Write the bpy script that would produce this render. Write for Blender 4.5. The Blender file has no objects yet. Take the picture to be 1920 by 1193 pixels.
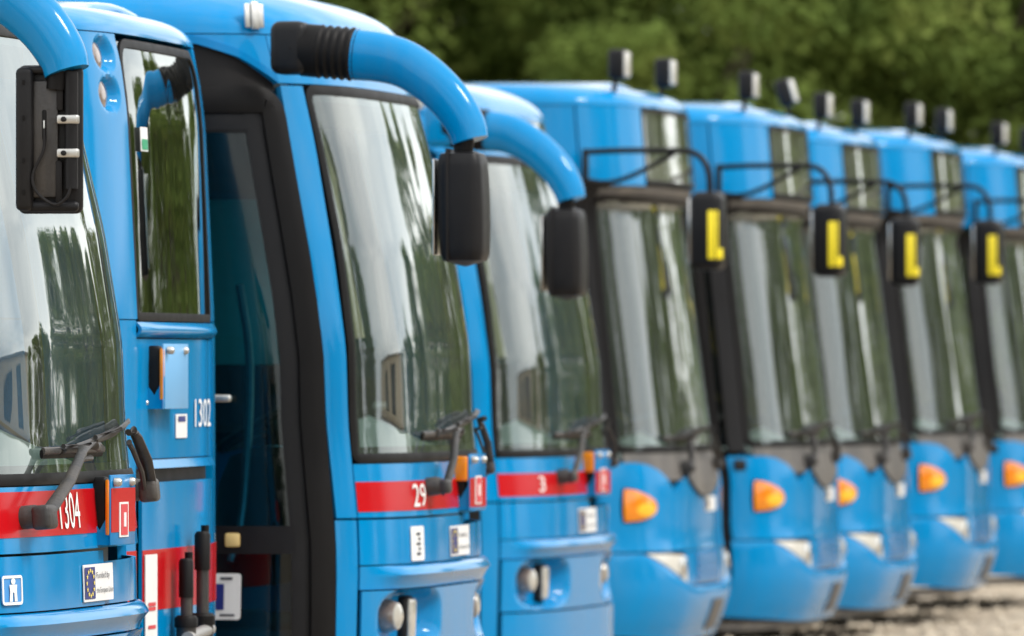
import bpy, bmesh, math, random
import numpy as np
from mathutils import Vector, Matrix
R_ = math.radians
rnd = random.Random(7)
sc = bpy.context.scene
COL = sc.collection

# ------------------------------------------------------------------ camera, sky, sun, exposure
cam_d = bpy.data.cameras.new('camera'); cam = bpy.data.objects.new('camera', cam_d); COL.objects.link(cam)
cam.location = (0, 0, 1.6)
cam.rotation_euler = (R_(90 + 0.335), 0, 0)
cam_d.sensor_width = 36; cam_d.lens = 300
cam_d.clip_start = 0.5; cam_d.clip_end = 3000
cam_d.dof.use_dof = True; cam_d.dof.focus_distance = 25.2; cam_d.dof.aperture_fstop = 5.8
sc.camera = cam

SUN_EL, SUN_AZ = 50, 112          # degrees; azimuth clockwise from +Y
world = bpy.data.worlds.new('World'); sc.world = world; world.use_nodes = True
wn = world.node_tree.nodes; wl = world.node_tree.links
bg = wn['Background']
sky = wn.new('ShaderNodeTexSky'); sky.sky_type = 'NISHITA'; sky.sun_disc = False
sky.sun_elevation = R_(SUN_EL); sky.sun_rotation = R_(SUN_AZ)
sky.air_density = 1.0; sky.dust_density = 1.5; sky.ozone_density = 1.0
hsv = wn.new('ShaderNodeHueSaturation'); hsv.inputs['Saturation'].default_value = 0.32
wl.new(sky.outputs[0], hsv.inputs['Color']); 
# thin even cloud veil over the clear sky
veil = wn.new('ShaderNodeMix'); veil.data_type = 'RGBA'; veil.inputs[0].default_value = .68; veil.inputs[7].default_value = (6.5, 6.75, 6.9, 1)
wtc = wn.new('ShaderNodeTexCoord'); wmp = wn.new('ShaderNodeMapping'); wmp.inputs['Scale'].default_value = (1, 1, 2.6)
cl = wn.new('ShaderNodeTexNoise'); cl.inputs['Scale'].default_value = 3.2; cl.inputs['Detail'].default_value = 5; cl.inputs['Roughness'].default_value = .55
ccr = wn.new('ShaderNodeMix'); ccr.data_type = 'RGBA'; ccr.inputs[6].default_value = (3.6, 3.95, 4.3, 1); ccr.inputs[7].default_value = (8.6, 8.4, 8.1, 1)
crg = wn.new('ShaderNodeMapRange'); crg.inputs[1].default_value = .36; crg.inputs[2].default_value = .64
wl.new(wtc.outputs['Generated'], wmp.inputs[0]); wl.new(wmp.outputs[0], cl.inputs['Vector']); wl.new(cl.outputs[0], crg.inputs[0]); wl.new(crg.outputs[0], ccr.inputs[0]); wl.new(ccr.outputs[2], veil.inputs[7])
wl.new(hsv.outputs[0], veil.inputs[6]); wl.new(veil.outputs[2], bg.inputs['Color'])
bg.inputs['Strength'].default_value = 0.15
sun_d = bpy.data.lights.new('sun', 'SUN'); sun_d.energy = 1.2; sun_d.angle = R_(12); sun_d.color = (1, .95, .88)
sun = bpy.data.objects.new('sun', sun_d); COL.objects.link(sun)
_sd = Vector((math.sin(R_(SUN_AZ)) * math.cos(R_(SUN_EL)), math.cos(R_(SUN_AZ)) * math.cos(R_(SUN_EL)), math.sin(R_(SUN_EL))))
sun.rotation_euler = _sd.to_track_quat('Z', 'Y').to_euler()
sc.view_settings.view_transform = 'Standard'; sc.view_settings.look = 'None'
sc.view_settings.gamma = 1; sc.view_settings.use_curve_mapping = False
sc.view_settings.exposure = 1.0
sc.render.engine = 'CYCLES'
sc.cycles.transparent_max_bounces = 16; sc.cycles.max_bounces = 10

# ------------------------------------------------------------------ materials
MATS = {}
def mat(name, col, rough=.5, metal=0., coat=0., var=.12, nscale=6., bump=0., bscale=60., spec=.5, dirt=0., dirtcol=(.25, .22, .18)):
    if name in MATS: return MATS[name]
    m = bpy.data.materials.new(name); m.use_nodes = True; MATS[name] = m
    nt = m.node_tree; N = nt.nodes; L = nt.links; b = N['Principled BSDF']
    tc = N.new('ShaderNodeTexCoord')
    n = N.new('ShaderNodeTexNoise'); n.inputs['Scale'].default_value = nscale; n.inputs['Detail'].default_value = 6
    L.new(tc.outputs['Object'], n.inputs['Vector'])
    mx = N.new('ShaderNodeMix'); mx.data_type = 'RGBA'
    mx.inputs[6].default_value = (*[max(0, c * (1 - var)) for c in col], 1); mx.inputs[7].default_value = (*[min(1, c * (1 + var)) for c in col], 1)
    L.new(n.outputs[0], mx.inputs[0]); out = mx.outputs[2]
    if dirt > 0:
        n2 = N.new('ShaderNodeTexNoise'); n2.inputs['Scale'].default_value = 2.3; n2.inputs['Detail'].default_value = 9; n2.inputs['Roughness'].default_value = .7
        mp = N.new('ShaderNodeMapping'); mp.inputs['Scale'].default_value = (2.6, 2.6, .45)
        oi = N.new('ShaderNodeObjectInfo'); ad = N.new('ShaderNodeVectorMath'); ad.operation = 'MULTIPLY_ADD'; ad.inputs[1].default_value = (37, 23, 51)
        L.new(oi.outputs['Random'], ad.inputs[0]); L.new(tc.outputs['Object'], ad.inputs[2])
        L.new(ad.outputs[0], mp.inputs[0]); L.new(mp.outputs[0], n2.inputs['Vector'])
        r = N.new('ShaderNodeMapRange'); r.inputs[1].default_value = .42; r.inputs[2].default_value = .8; r.inputs[4].default_value = dirt
        L.new(n2.outputs[0], r.inputs[0])
        m2 = N.new('ShaderNodeMix'); m2.data_type = 'RGBA'; m2.inputs[7].default_value = (*dirtcol, 1)
        L.new(r.outputs[0], m2.inputs[0]); L.new(out, m2.inputs[6]); out = m2.outputs[2]
    L.new(out, b.inputs['Base Color'])
    rr = N.new('ShaderNodeMapRange'); rr.inputs[3].default_value = max(0.02, rough * .8); rr.inputs[4].default_value = min(1, rough * 1.25)
    L.new(n.outputs[0], rr.inputs[0]); L.new(rr.outputs[0], b.inputs['Roughness'])
    b.inputs['Metallic'].default_value = metal
    b.inputs['Specular IOR Level'].default_value = spec
    b.inputs['Coat Weight'].default_value = coat; b.inputs['Coat Roughness'].default_value = .06
    if bump > 0:
        n3 = N.new('ShaderNodeTexNoise'); n3.inputs['Scale'].default_value = bscale; n3.inputs['Detail'].default_value = 4
        L.new(tc.outputs['Object'], n3.inputs['Vector'])
        bp = N.new('ShaderNodeBump'); bp.inputs['Strength'].default_value = bump; bp.inputs['Distance'].default_value = .01
        L.new(n3.outputs[0], bp.inputs['Height']); L.new(bp.outputs[0], b.inputs['Normal'])
        if coat: L.new(bp.outputs[0], b.inputs['Coat Normal'])
    return m

def glass(name, tint, film=.04, rough=.015, filmcol=(.45, .45, .42), wave=.0, ior=1.55):
    m = bpy.data.materials.new(name); m.use_nodes = True; MATS[name] = m
    nt = m.node_tree; N = nt.nodes; L = nt.links
    for n in list(N): N.remove(n)
    o = N.new('ShaderNodeOutputMaterial')
    tr = N.new('ShaderNodeBsdfTransparent'); tr.inputs[0].default_value = (*tint, 1)
    gl = N.new('ShaderNodeBsdfGlossy'); gl.inputs['Roughness'].default_value = rough; gl.inputs['Color'].default_value = (.95, 1, .98, 1)
    fr = N.new('ShaderNodeFresnel'); ge = N.new('ShaderNodeNewGeometry'); io = N.new('ShaderNodeMapRange')
    io.inputs[3].default_value = ior; io.inputs[4].default_value = 1 / ior     # a thin pane reflects alike from both sides
    L.new(ge.outputs['Backfacing'], io.inputs[0]); L.new(io.outputs[0], fr.inputs[0])
    # both faces of the pane reflect: 2F / (1 + F)
    m_a = N.new('ShaderNodeMath'); m_a.operation = 'ADD'; m_a.inputs[1].default_value = 1; m_b = N.new('ShaderNodeMath'); m_b.operation = 'MULTIPLY'; m_b.inputs[1].default_value = 2
    m_c = N.new('ShaderNodeMath'); m_c.operation = 'DIVIDE'; L.new(fr.outputs[0], m_a.inputs[0]); L.new(fr.outputs[0], m_b.inputs[0]); L.new(m_b.outputs[0], m_c.inputs[0]); L.new(m_a.outputs[0], m_c.inputs[1])
    mx = N.new('ShaderNodeMixShader'); L.new(m_c.outputs[0], mx.inputs[0]); L.new(tr.outputs[0], mx.inputs[1]); L.new(gl.outputs[0], mx.inputs[2])
    tc = N.new('ShaderNodeTexCoord')
    if wave > 0:
        n = N.new('ShaderNodeTexNoise'); n.inputs['Scale'].default_value = 1.6; n.inputs['Detail'].default_value = 1
        mp = N.new('ShaderNodeMapping'); mp.inputs['Scale'].default_value = (2.5, 2.5, .5)
        L.new(tc.outputs['Object'], mp.inputs[0]); L.new(mp.outputs[0], n.inputs['Vector'])
        bp = N.new('ShaderNodeBump'); bp.inputs['Strength'].default_value = wave; bp.inputs['Distance'].default_value = .02
        L.new(n.outputs[0], bp.inputs['Height']); L.new(bp.outputs[0], gl.inputs['Normal'])
    df = N.new('ShaderNodeBsdfDiffuse'); df.inputs[0].default_value = (*filmcol, 1)
    n2 = N.new('ShaderNodeTexNoise'); n2.inputs['Scale'].default_value = 5; n2.inputs['Detail'].default_value = 8
    mp2 = N.new('ShaderNodeMapping'); mp2.inputs['Scale'].default_value = (1, 1, .25)
    L.new(tc.outputs['Object'], mp2.inputs[0]); L.new(mp2.outputs[0], n2.inputs['Vector'])
    r = N.new('ShaderNodeMapRange'); r.inputs[1].default_value = .3; r.inputs[2].default_value = .8; r.inputs[3].default_value = film * .4; r.inputs[4].default_value = film * 1.8
    L.new(n2.outputs[0], r.inputs[0])
    m2 = N.new('ShaderNodeMixShader'); L.new(r.outputs[0], m2.inputs[0]); L.new(mx.outputs[0], m2.inputs[1]); L.new(df.outputs[0], m2.inputs[2])
    L.new(m2.outputs[0], o.inputs[0])
    return m

BLUE = mat('blue_paint', (.0, .215, .495), .10, coat=0., var=.09, nscale=2., bump=.014, bscale=6., spec=.22, dirt=.30, dirtcol=(.10, .22, .34))
BLUE2 = mat('blue_paint_deep', (.0, .175, .43), .2, var=.06, nscale=3., spec=.15, dirt=.1, dirtcol=(.16, .18, .2))
RED = mat('red_stripe', (.45, .004, .008), .2, coat=.0, spec=.2, var=.1, dirt=.10, dirtcol=(.36, .05, .05))
BLACK = mat('black_plastic', (.007, .007, .008), .42, var=.25, nscale=25, bump=.06, bscale=220, spec=.22, dirt=.12, dirtcol=(.06, .05, .04))
RUBBER = mat('black_rubber', (.005, .0045, .0045), .5, var=.25, nscale=12, spec=.16, dirt=.12, dirtcol=(.035, .03, .027))
WORN = mat('worn_black_metal', (.022, .021, .021), .45, var=.35, nscale=30, bump=.15, bscale=90, dirt=.45, dirtcol=(.17, .14, .11))
STEEL = mat('steel', (.55, .54, .51), .35, metal=.9, var=.2, nscale=40)
WHITEP = mat('white_paint', (.74, .74, .73), .5, var=.05, dirt=.15)
WHITEL = mat('white_lettering', (.82, .82, .80), .45, var=.03)
NAVY = mat('navy_print', (.012, .022, .16), .45, var=.08)
YELLOW = mat('yellow_tape', (.86, .70, .015), .5, var=.06)
INK = mat('dark_ink', (.04, .045, .06), .6)
GREEN = mat('green_print', (.02, .30, .14), .5)
GOLD = mat('gold_print', (.75, .6, .12), .5)
REDP = mat('red_print', (.55, .04, .05), .5)
GREYCOWL = mat('grey_cowl', (.085, .08, .075), .55, var=.3, nscale=14, bump=.1, dirt=.55, dirtcol=(.26, .23, .19))
TRIM = mat('dark_trim', (.012, .011, .011), .55, var=.2, spec=.2)
DASH = mat('grey_dashboard', (.16, .185, .18), .6, var=.12, nscale=9)
HEAD = mat('headliner', (.34, .36, .35), .8)
FLOORM = mat('bus_floor', (.08, .085, .09), .7)
SEATM = mat('seat_fabric', (.03, .075, .15), .9, var=.3, nscale=40)
CURT = mat('curtain_fabric', (.42, .37, .27), .9, var=.15, nscale=20, bump=.2, bscale=20)
TYRE = mat('tyre_rubber', (.02, .02, .02), .8, var=.3, dirt=.4)
LENSW = mat('clear_lens', (.42, .40, .35), .12, coat=1., var=.35, nscale=35)
LENSD = mat('smoked_lens', (.20, .15, .12), .15, coat=1., var=.5, nscale=45)
REFL = mat('reflector_chrome', (.7, .69, .66), .18, metal=1., var=.2, nscale=25)
CREAM = mat('lamp_lens', (.62, .60, .54), .25, coat=.6, var=.15, nscale=30)
def amber():
    m = mat('amber_lens', (.92, .22, .004), .22, coat=.6, var=.3, nscale=9)
    mx = [n for n in m.node_tree.nodes if n.type == 'MIX'][0]
    mx.inputs[6].default_value = (.62, .07, .0, 1); mx.inputs[7].default_value = (1.0, .40, .008, 1)
    return m
AMBER = amber()
DISPLAY = mat('display_panel', (.33, .31, .27), .6, var=.1)
DISPG = mat('display_panel_dark', (.055, .065, .055), .6, var=.15)
WS = glass('windshield_glass', (.70, .82, .77), film=.055, filmcol=(.40, .46, .43), wave=.30)
DG = glass('door_glass', (.07, .27, .36), film=.012, filmcol=(.08, .2, .26), ior=1.27)
RG = glass('rear_glass', (.14, .16, .15), film=.02, filmcol=(.16, .16, .14), wave=.15)
SG = glass('side_glass', (.35, .42, .42), film=.03)
CG = glass('display_glass', (.66, .70, .66), film=.10, filmcol=(.32, .32, .28))

# ------------------------------------------------------------------ mesh helpers
def link(name, verts, faces, m=None, parent=None, smooth=True, angle=40):
    me = bpy.data.meshes.new(name); me.from_pydata([tuple(v) for v in verts], [], faces); me.update()
    if m: me.materials.append(m)
    if smooth:
        me.polygons.foreach_set('use_smooth', [True] * len(me.polygons))
        me.set_sharp_from_angle(angle=R_(angle))
    o = bpy.data.objects.new(name, me); COL.objects.link(o)
    if parent: o.parent = parent
    return o

def from_bm(name, bm, m, parent=None, smooth=True, angle=35):
    me = bpy.data.meshes.new(name); bm.to_mesh(me); bm.free()
    if m: me.materials.append(m)
    if smooth:
        me.polygons.foreach_set('use_smooth', [True] * len(me.polygons)); me.set_sharp_from_angle(angle=R_(angle))
    o = bpy.data.objects.new(name, me); COL.objects.link(o)
    if parent: o.parent = parent
    return o

def add_box(bm, size, mtx, bevel=0., seg=2):
    r = bmesh.ops.create_cube(bm, size=1.0)
    vs = r['verts']
    for v in vs: v.co = Vector((v.co.x * size[0], v.co.y * size[1], v.co.z * size[2]))
    if bevel > 0:
        es = list({e for v in vs for e in v.link_edges})
        res = bmesh.ops.bevel(bm, geom=es, offset=bevel, segments=seg, profile=.5, affect='EDGES')
        vs = list({v for f in res['faces'] for v in f.verts} | {v for v in vs if v.is_valid})
    for v in vs: v.co = mtx @ v.co

def box(name, size, loc, m, parent=None, rot=(0, 0, 0), bevel=.005, seg=2, mtx=None):
    bm = bmesh.new()
    M = mtx @ Matrix.Translation(loc) if mtx is not None else Matrix.Translation(loc)
    from mathutils import Euler
    M = M @ Euler(rot).to_matrix().to_4x4()
    add_box(bm, size, M, bevel, seg)
    return from_bm(name, bm, m, parent)

def tube_data(path, rad, n=12, vs=None, fs=None, caps=True):
    """swept tube; path list of Vector; rad float or list of (ra, rb) per point"""
    vs = [] if vs is None else vs; fs = [] if fs is None else fs
    path = [Vector(p) for p in path]
    base = len(vs); up = Vector((0, 1, 0.01)).normalized()
    for i, p in enumerate(path):
        a = path[max(0, i - 1)]; b = path[min(len(path) - 1, i + 1)]
        t = (b - a).normalized()
        s = up - t * up.dot(t)
        if s.length < .1: s = Vector((1, 0, 0)) - t * t.x
        s.normalize(); w = t.cross(s)
        r = rad[i] if isinstance(rad, list) else rad
        ra, rb = r if isinstance(r, tuple) else (r, r)
        for k in range(n):
            c = 2 * math.pi * k / n
            vs.append(p + s * math.cos(c) * ra + w * math.sin(c) * rb)
    for i in range(len(path) - 1):
        for k in range(n):
            a = base + i * n + k; b = base + i * n + (k + 1) % n
            fs.append((a, b, b + n, a + n))
    if caps:
        fs.append(tuple(base + k for k in range(n))[::-1]); e = base + (len(path) - 1) * n
        fs.append(tuple(e + k for k in range(n)))
    return vs, fs

def tube(name, path, rad, m, parent=None, n=12):
    vs, fs = tube_data(path, rad, n)
    return link(name, vs, fs, m, parent)

def smooth_path(pts, k=6):
    P = [Vector(p) for p in pts]; P = [P[0] * 2 - P[1]] + P + [P[-1] * 2 - P[-2]]
    out = []
    for i in range(1, len(P) - 2):
        for j in range(k):
            t = j / k
            a, b, c, d = P[i - 1], P[i], P[i + 1], P[i + 2]
            out.append(.5 * ((2 * b) + (c - a) * t + (2 * a - 5 * b + 4 * c - d) * t * t + (3 * b - a - 3 * c + d) * t ** 3))
    out.append(P[-2]); return out

def lathe(name, prof, m, parent, mtx, n=20):
    """prof list of (r, h) along local z"""
    vs = []; fs = []
    for r, h in prof:
        for k in range(n):
            a = 2 * math.pi * k / n; vs.append(mtx @ Vector((r * math.cos(a), r * math.sin(a), h)))
    for i in range(len(prof) - 1):
        for k in range(n):
            a = i * n + k; b = i * n + (k + 1) % n; fs.append((a, b, b + n, a + n))
    fs.append(tuple(range(n))[::-1]); fs.append(tuple(range((len(prof) - 1) * n, len(prof) * n)))
    return link(name, vs, fs, m, parent)

def lerp(a, b, t): return a + (b - a) * t
def itp(tab, z):
    return float(np.interp(z, [a for a, b in tab], [b for a, b in tab]))
def val(f, t): return f(t) if callable(f) else f

class Surf:
    """outer skin of a bus end: q = metres along the plan outline from the centre line (negative = door side), v = height, v > zr goes over the roof edge"""
    def __init__(s, xf, hw, D, n, zr, rr):
        zz = np.linspace(0, zr, 160)
        s.zz = zz
        x = np.interp(zz, [a for a, b in xf], [b for a, b in xf])
        k = np.array([1, 2, 3, 2, 1.]) / 9
        for _ in range(2): x = np.convolve(np.pad(x, 2, 'edge'), k, 'valid')
        s.xx = x; s.hw = hw; s.D = D; s.n = n; s.zr = zr; s.rr = rr
        th = np.linspace(0, math.pi / 2, 3001)
        y = 1.25 * np.sin(th) ** (2 / n); xx = D * np.cos(th) ** (2 / n)
        s.L = np.concatenate([[0], np.cumsum(np.hypot(np.diff(xx), np.diff(y)))]); s.th = th; s.Q = float(s.L[-1])
    def pt(s, q, v):
        z = min(v, s.zr); ins = 0
        if v > s.zr:
            a = min(1, v - s.zr) * math.pi / 2
            z = s.zr + s.rr[1] * math.sin(a); ins = 1 - math.cos(a)
        xf = float(np.interp(min(z, s.zr), s.zz, s.xx)) - ins * s.rr[0]
        hw = itp(s.hw, min(z, s.zr)) - ins * s.rr[2]
        a = abs(q); sg = 1 if q >= 0 else -1
        if a <= s.Q:
            t = float(np.interp(a, s.L, s.th))
            return Vector((xf - s.D + s.D * max(0, math.cos(t)) ** (2 / s.n), sg * hw * math.sin(t) ** (2 / s.n), z))
        return Vector((xf - s.D - (a - s.Q), sg * hw, z))
    def nrm(s, q, v, e=.012):
        v = min(v, s.zr + 1 - e)
        a = s.pt(q + e, v) - s.pt(q - e, v); b = s.pt(q, v + e) - s.pt(q, v - e)
        n = a.cross(b); return n.normalized() if n.length > 1e-9 else Vector((0, 0, 1))
    def off(s, q, v, o=0.): return s.pt(q, v) + s.nrm(q, v) * o
    def frame(s, q, v, o=0.):
        """matrix: x along +q, y along +v, z outward"""
        n = s.nrm(q, v); a = (s.pt(q + .01, v) - s.pt(q - .01, v)).normalized(); b = n.cross(a).normalized()
        p = s.pt(q, v) + n * o
        return Matrix(((a.x, b.x, n.x, p.x), (a.y, b.y, n.y, p.y), (a.z, b.z, n.z, p.z), (0, 0, 0, 1)))

def patch(S, name, q0, q1, v0, v1, m, parent, off=0., th=.012, nq=16, nv=12, close_top=False):
    vs = []; fs = []; nr = []
    for j in range(nv + 1):
        t = j / nv
        for i in range(nq + 1):
            u = i / nq
            q = lerp(val(q0, t), val(q1, t), u); v = lerp(val(v0, u), val(v1, u), t)
            n = S.nrm(q, v); o = off(q, v) if callable(off) else off
            vs.append(S.pt(q, v) + n * o); nr.append(n)
    W = nq + 1
    for j in range(nv):
        for i in range(nq):
            a = j * W + i; fs.append((a, a + 1, a + W + 1, a + W))
    if th > 0:
        per = [i for i in range(W)] + [j * W + nq for j in range(1, nv + 1)] + [nv * W + i for i in range(nq - 1, -1, -1)] + [j * W for j in range(nv - 1, 0, -1)]
        if close_top: per = None
    else: per = None
    if close_top:
        top = nv * W
        for i in range(nq // 2):
            a, b, c, d = top + i, top + i + 1, top + nq - i - 1, top + nq - i
            fs.append((b, a, d, c) if b != c else (b, a, d))
    if per:
        base = len(vs)
        for k in per: vs.append(vs[k] - nr[k] * th)
        L = len(per)
        for k in range(L):
            a, b = per[k], per[(k + 1) % L]
            fs.append((b, a, base + k, base + (k + 1) % L))
    return link(name, vs, fs, m, parent)

def rr_path(q0, q1, v0, v1, r, k=7, skew=0.):
    """rounded rectangle outline in (q, v); q0/q1 may be functions of v; r = corner radii (bl, br, tr, tl) or one number"""
    if not isinstance(r, tuple): r = (r,) * 4
    pts = []
    vm = v0; f = lambda g, v: g(v) if callable(g) else g
    cs = [(0, v0, r[0], 180, 1, 1), (1, v0, r[1], 270, -1, 1), (1, v1, r[2], 0, -1, -1), (0, v1, r[3], 90, 1, -1)]
    N = 10
    for ci, (sd, vc, rad, a0, sx, sy) in enumerate(cs):
        for i in range(k + 1):
            a = R_(a0 + 90 * i / k); v = vc + sy * rad + rad * math.sin(a); g = f(q1 if sd else q0, v)
            pts.append((g + sx * rad + rad * math.cos(a), v))
        nx = cs[(ci + 1) % 4]
        p = pts[-1]
        vb = nx[1] + nx[5] * nx[2] + nx[2] * math.sin(R_(nx[3])); gb = f(q1 if nx[0] else q0, vb)
        b = (gb + nx[4] * nx[2] + nx[2] * math.cos(R_(nx[3])), vb)
        for i in range(1, N):
            t = i / N; v = lerp(p[1], b[1], t)
            q = lerp(p[0], b[0], t)
            if ci == 1: q = f(q1, v)
            if ci == 3: q = f(q0, v)
            pts.append((q, v))
    return pts

def shrink(path, d):
    out = []; n = len(path)
    for i in range(n):
        a = path[i - 2]; b = path[(i + 2) % n]
        t = Vector((b[0] - a[0], b[1] - a[1])); t.normalize()
        out.append((path[i][0] - t.y * d, path[i][1] + t.x * d))
    return out

def ring(S, name, path, w, m, parent, off=.006, th=.02, crown=.004):
    n = len(path); loops = [path, shrink(path, w * .5), shrink(path, w)]; os_ = [off, off + crown, off]
    vs = []; fs = []
    for lp, o in zip(loops, os_):
        for q, v in lp: vs.append(S.off(q, v, o))
    for lp in (loops[2], loops[0]):
        for q, v in lp: vs.append(S.off(q, v, off - th))
    def br(a, b):
        for i in range(n):
            j = (i + 1) % n; fs.append((a * n + i, a * n + j, b * n + j, b * n + i))
    br(0, 1); br(1, 2); br(2, 3); br(4, 0)
    return link(name, vs, fs, m, parent, angle=50)

def fill(S, name, path, m, parent, off=0., th=.006, rows=10):
    """surface patch inside an outline, built as concentric loops"""
    n = len(path); c = (sum(p[0] for p in path) / n, sum(p[1] for p in path) / n)
    vs = []; fs = []
    for j in range(rows):
        t = j / rows
        for q, v in path:
            qq, vv = lerp(q, c[0], t), lerp(v, c[1], t)
            vs.append(S.off(qq, vv, off(qq, vv) if callable(off) else off))
    vs.append(S.off(c[0], c[1], off(*c) if callable(off) else off))
    for j in range(rows - 1):
        for i in range(n):
            k = (i + 1) % n; fs.append((j * n + i, j * n + k, (j + 1) * n + k, (j + 1) * n + i))
    for i in range(n): fs.append(((rows - 1) * n + i, (rows - 1) * n + (i + 1) % n, rows * n))
    if th > 0:
        b = len(vs)
        for q, v in path: vs.append(S.off(q, v, (off(q, v) if callable(off) else off) - th))
        for i in range(n):
            k = (i + 1) % n; fs.append((k, i, b + i, b + k))
    return link(name, vs, fs, m, parent)

def outline(pts): return pts

def glyphs(text, size=1.0):
    cu = bpy.data.curves.new('t', 'FONT'); cu.body = text; cu.size = size; cu.resolution_u = 3
    o = bpy.data.objects.new('t', cu); COL.objects.link(o)
    dg = bpy.context.evaluated_depsgraph_get(); me = bpy.data.meshes.new_from_object(o.evaluated_get(dg))
    bm = bmesh.new(); bm.from_mesh(me)
    bmesh.ops.triangulate(bm, faces=bm.faces)
    V = [(v.co.x, v.co.y) for v in bm.verts]; Fc = [tuple(v.index for v in f.verts) for f in bm.faces]
    bm.free(); bpy.data.objects.remove(o); bpy.data.curves.remove(cu); bpy.data.meshes.remove(me)
    x0 = min(v[0] for v in V); x1 = max(v[0] for v in V); y0 = min(v[1] for v in V); y1 = max(v[1] for v in V)
    return [((x - x0) / (x1 - x0), (y - y0) / (y1 - y0)) for x, y in V], Fc

def lettering(S, name, text, q0, q1, v0, v1, m, parent, off=.006):
    V, Fc = glyphs(text)
    return link(name, [S.off(lerp(q0, q1, x), lerp(v0, v1, y), off) for x, y in V], Fc, m, parent, smooth=False)

def flat_lettering(name, text, mtx, w, h, m, parent):
    V, Fc = glyphs(text)
    return link(name, [mtx @ Vector((x * w, y * h, 0)) for x, y in V], Fc, m, parent, smooth=False)

def thing(name, label, cat, loc, rotz=0., group=None):
    o = bpy.data.objects.new(name, None); COL.objects.link(o); o.location = loc; o.rotation_euler = (0, 0, rotz)
    o['label'] = label; o['category'] = cat
    if group: o['group'] = group
    return o

def copy_tree(root, loc, rotz):
    def cp(o, par):
        c = o.copy(); COL.objects.link(c); c.parent = par
        for ch in list(o.children): cp(ch, c)
        return c
    r = cp(root, None); r.location = loc; r.rotation_euler = (0, 0, rotz); return r

# ------------------------------------------------------------------ ground
def ground():
    m = bpy.data.materials.new('gravel_ground'); m.use_nodes = True; nt = m.node_tree; N = nt.nodes; L = nt.links; b = N['Principled BSDF']
    tc = N.new('ShaderNodeTexCoord')
    n1 = N.new('ShaderNodeTexNoise'); n1.inputs['Scale'].default_value = 9; n1.inputs['Detail'].default_value = 10; n1.inputs['Roughness'].default_value = .75
    n2 = N.new('ShaderNodeTexNoise'); n2.inputs['Scale'].default_value = .5; n2.inputs['Detail'].default_value = 5
    vo = N.new('ShaderNodeTexVoronoi'); vo.inputs['Scale'].default_value = 28
    for n in (n1, n2, vo): L.new(tc.outputs['Object'], n.inputs['Vector'])
    cr = N.new('ShaderNodeValToRGB'); cr.color_ramp.elements[0].position = .3; cr.color_ramp.elements[0].color = (.34, .26, .18, 1)
    cr.color_ramp.elements[1].position = .72; cr.color_ramp.elements[1].color = (.74, .62, .47, 1)
    L.new(n1.outputs[0], cr.inputs[0])
    mx = N.new('ShaderNodeMix'); mx.data_type = 'RGBA'; mx.blend_type = 'MULTIPLY'; mx.inputs[0].default_value = .55
    L.new(cr.outputs[0], mx.inputs[6]); L.new(n2.outputs[0], mx.inputs[7]); 
    m3 = N.new('ShaderNodeMix'); m3.data_type = 'RGBA'; m3.inputs[7].default_value = (.66, .56, .43, 1)
    r = N.new('ShaderNodeMapRange'); r.inputs[1].default_value = .0; r.inputs[2].default_value = .35; r.inputs[3].default_value = .6; r.inputs[4].default_value = 0
    L.new(vo.outputs[0], r.inputs[0]); L.new(r.outputs[0], m3.inputs[0]); L.new(mx.outputs[2], m3.inputs[6])
    L.new(m3.outputs[2], b.inputs['Base Color']); b.inputs['Roughness'].default_value = .95
    bp = N.new('ShaderNodeBump'); bp.inputs['Strength'].default_value = .8; bp.inputs['Distance'].default_value = .03
    L.new(n1.outputs[0], bp.inputs['Height']); L.new(bp.outputs[0], b.inputs['Normal'])
    # one sheet to the horizon, finer near the row
    xs = sorted(set(list(np.linspace(-14, 20, 60)) + [-1500, -400, -100, -40, 40, 100, 400, 1500]))
    ys = sorted(set(list(np.linspace(15, 80, 90)) + [-1500, -400, -100, -20, 120, 200, 500, 2500]))
    vs = []; fs = []
    for y in ys:
        for x in xs:
            z = .012 * math.sin(x * 1.3 + y * .7) * math.sin(y * .9) + rnd.uniform(-.006, .006) if (-14 < x < 20 and 15 < y < 80) else 0
            vs.append((x, y, z - .012))
    W = len(xs)
    for j in range(len(ys) - 1):
        for i in range(W - 1): fs.append((j * W + i, j * W + i + 1, (j + 1) * W + i + 1, (j + 1) * W + i))
    o = link('ground', vs, fs, m, None, angle=180); o['kind'] = 'structure'
ground()
def gravel():
    g_ = np.random.default_rng(5); n = 9000
    X = g_.uniform(1.0, 7.5, n); Y = g_.uniform(44, 72, n); R0 = g_.uniform(.008, .03, n) * (1 + g_.uniform(0, 1, n) ** 6)
    base = np.array([(1, 0, 0), (0, 1, 0), (-1, 0, 0), (0, -1, 0), (0, 0, .7), (0, 0, -.5)])
    Fc = [(0, 1, 4), (1, 2, 4), (2, 3, 4), (3, 0, 4), (1, 0, 5), (2, 1, 5), (3, 2, 5), (0, 3, 5)]
    V = []; Fs = []
    for i in range(n):
        a = g_.uniform(0, 6.28); c, s_ = math.cos(a), math.sin(a)
        p = base * R0[i] * g_.uniform(.7, 1.3, (6, 3)); p = np.stack([p[:, 0] * c - p[:, 1] * s_, p[:, 0] * s_ + p[:, 1] * c, p[:, 2]], 1) + (X[i], Y[i], R0[i] * .1)
        b = len(V) ; V.extend(p.tolist()); Fs.extend([(x + b, y + b, z + b) for x, y, z in Fc])
    o = link('gravel', V, Fs, mat('gravel_stone', (.55, .47, .36), .9, var=.25, nscale=18), None, smooth=False); o['kind'] = 'stuff'; o['label'] = 'loose beige gravel scattered on the yard beside the buses'; o['category'] = 'gravel'
gravel()

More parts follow.
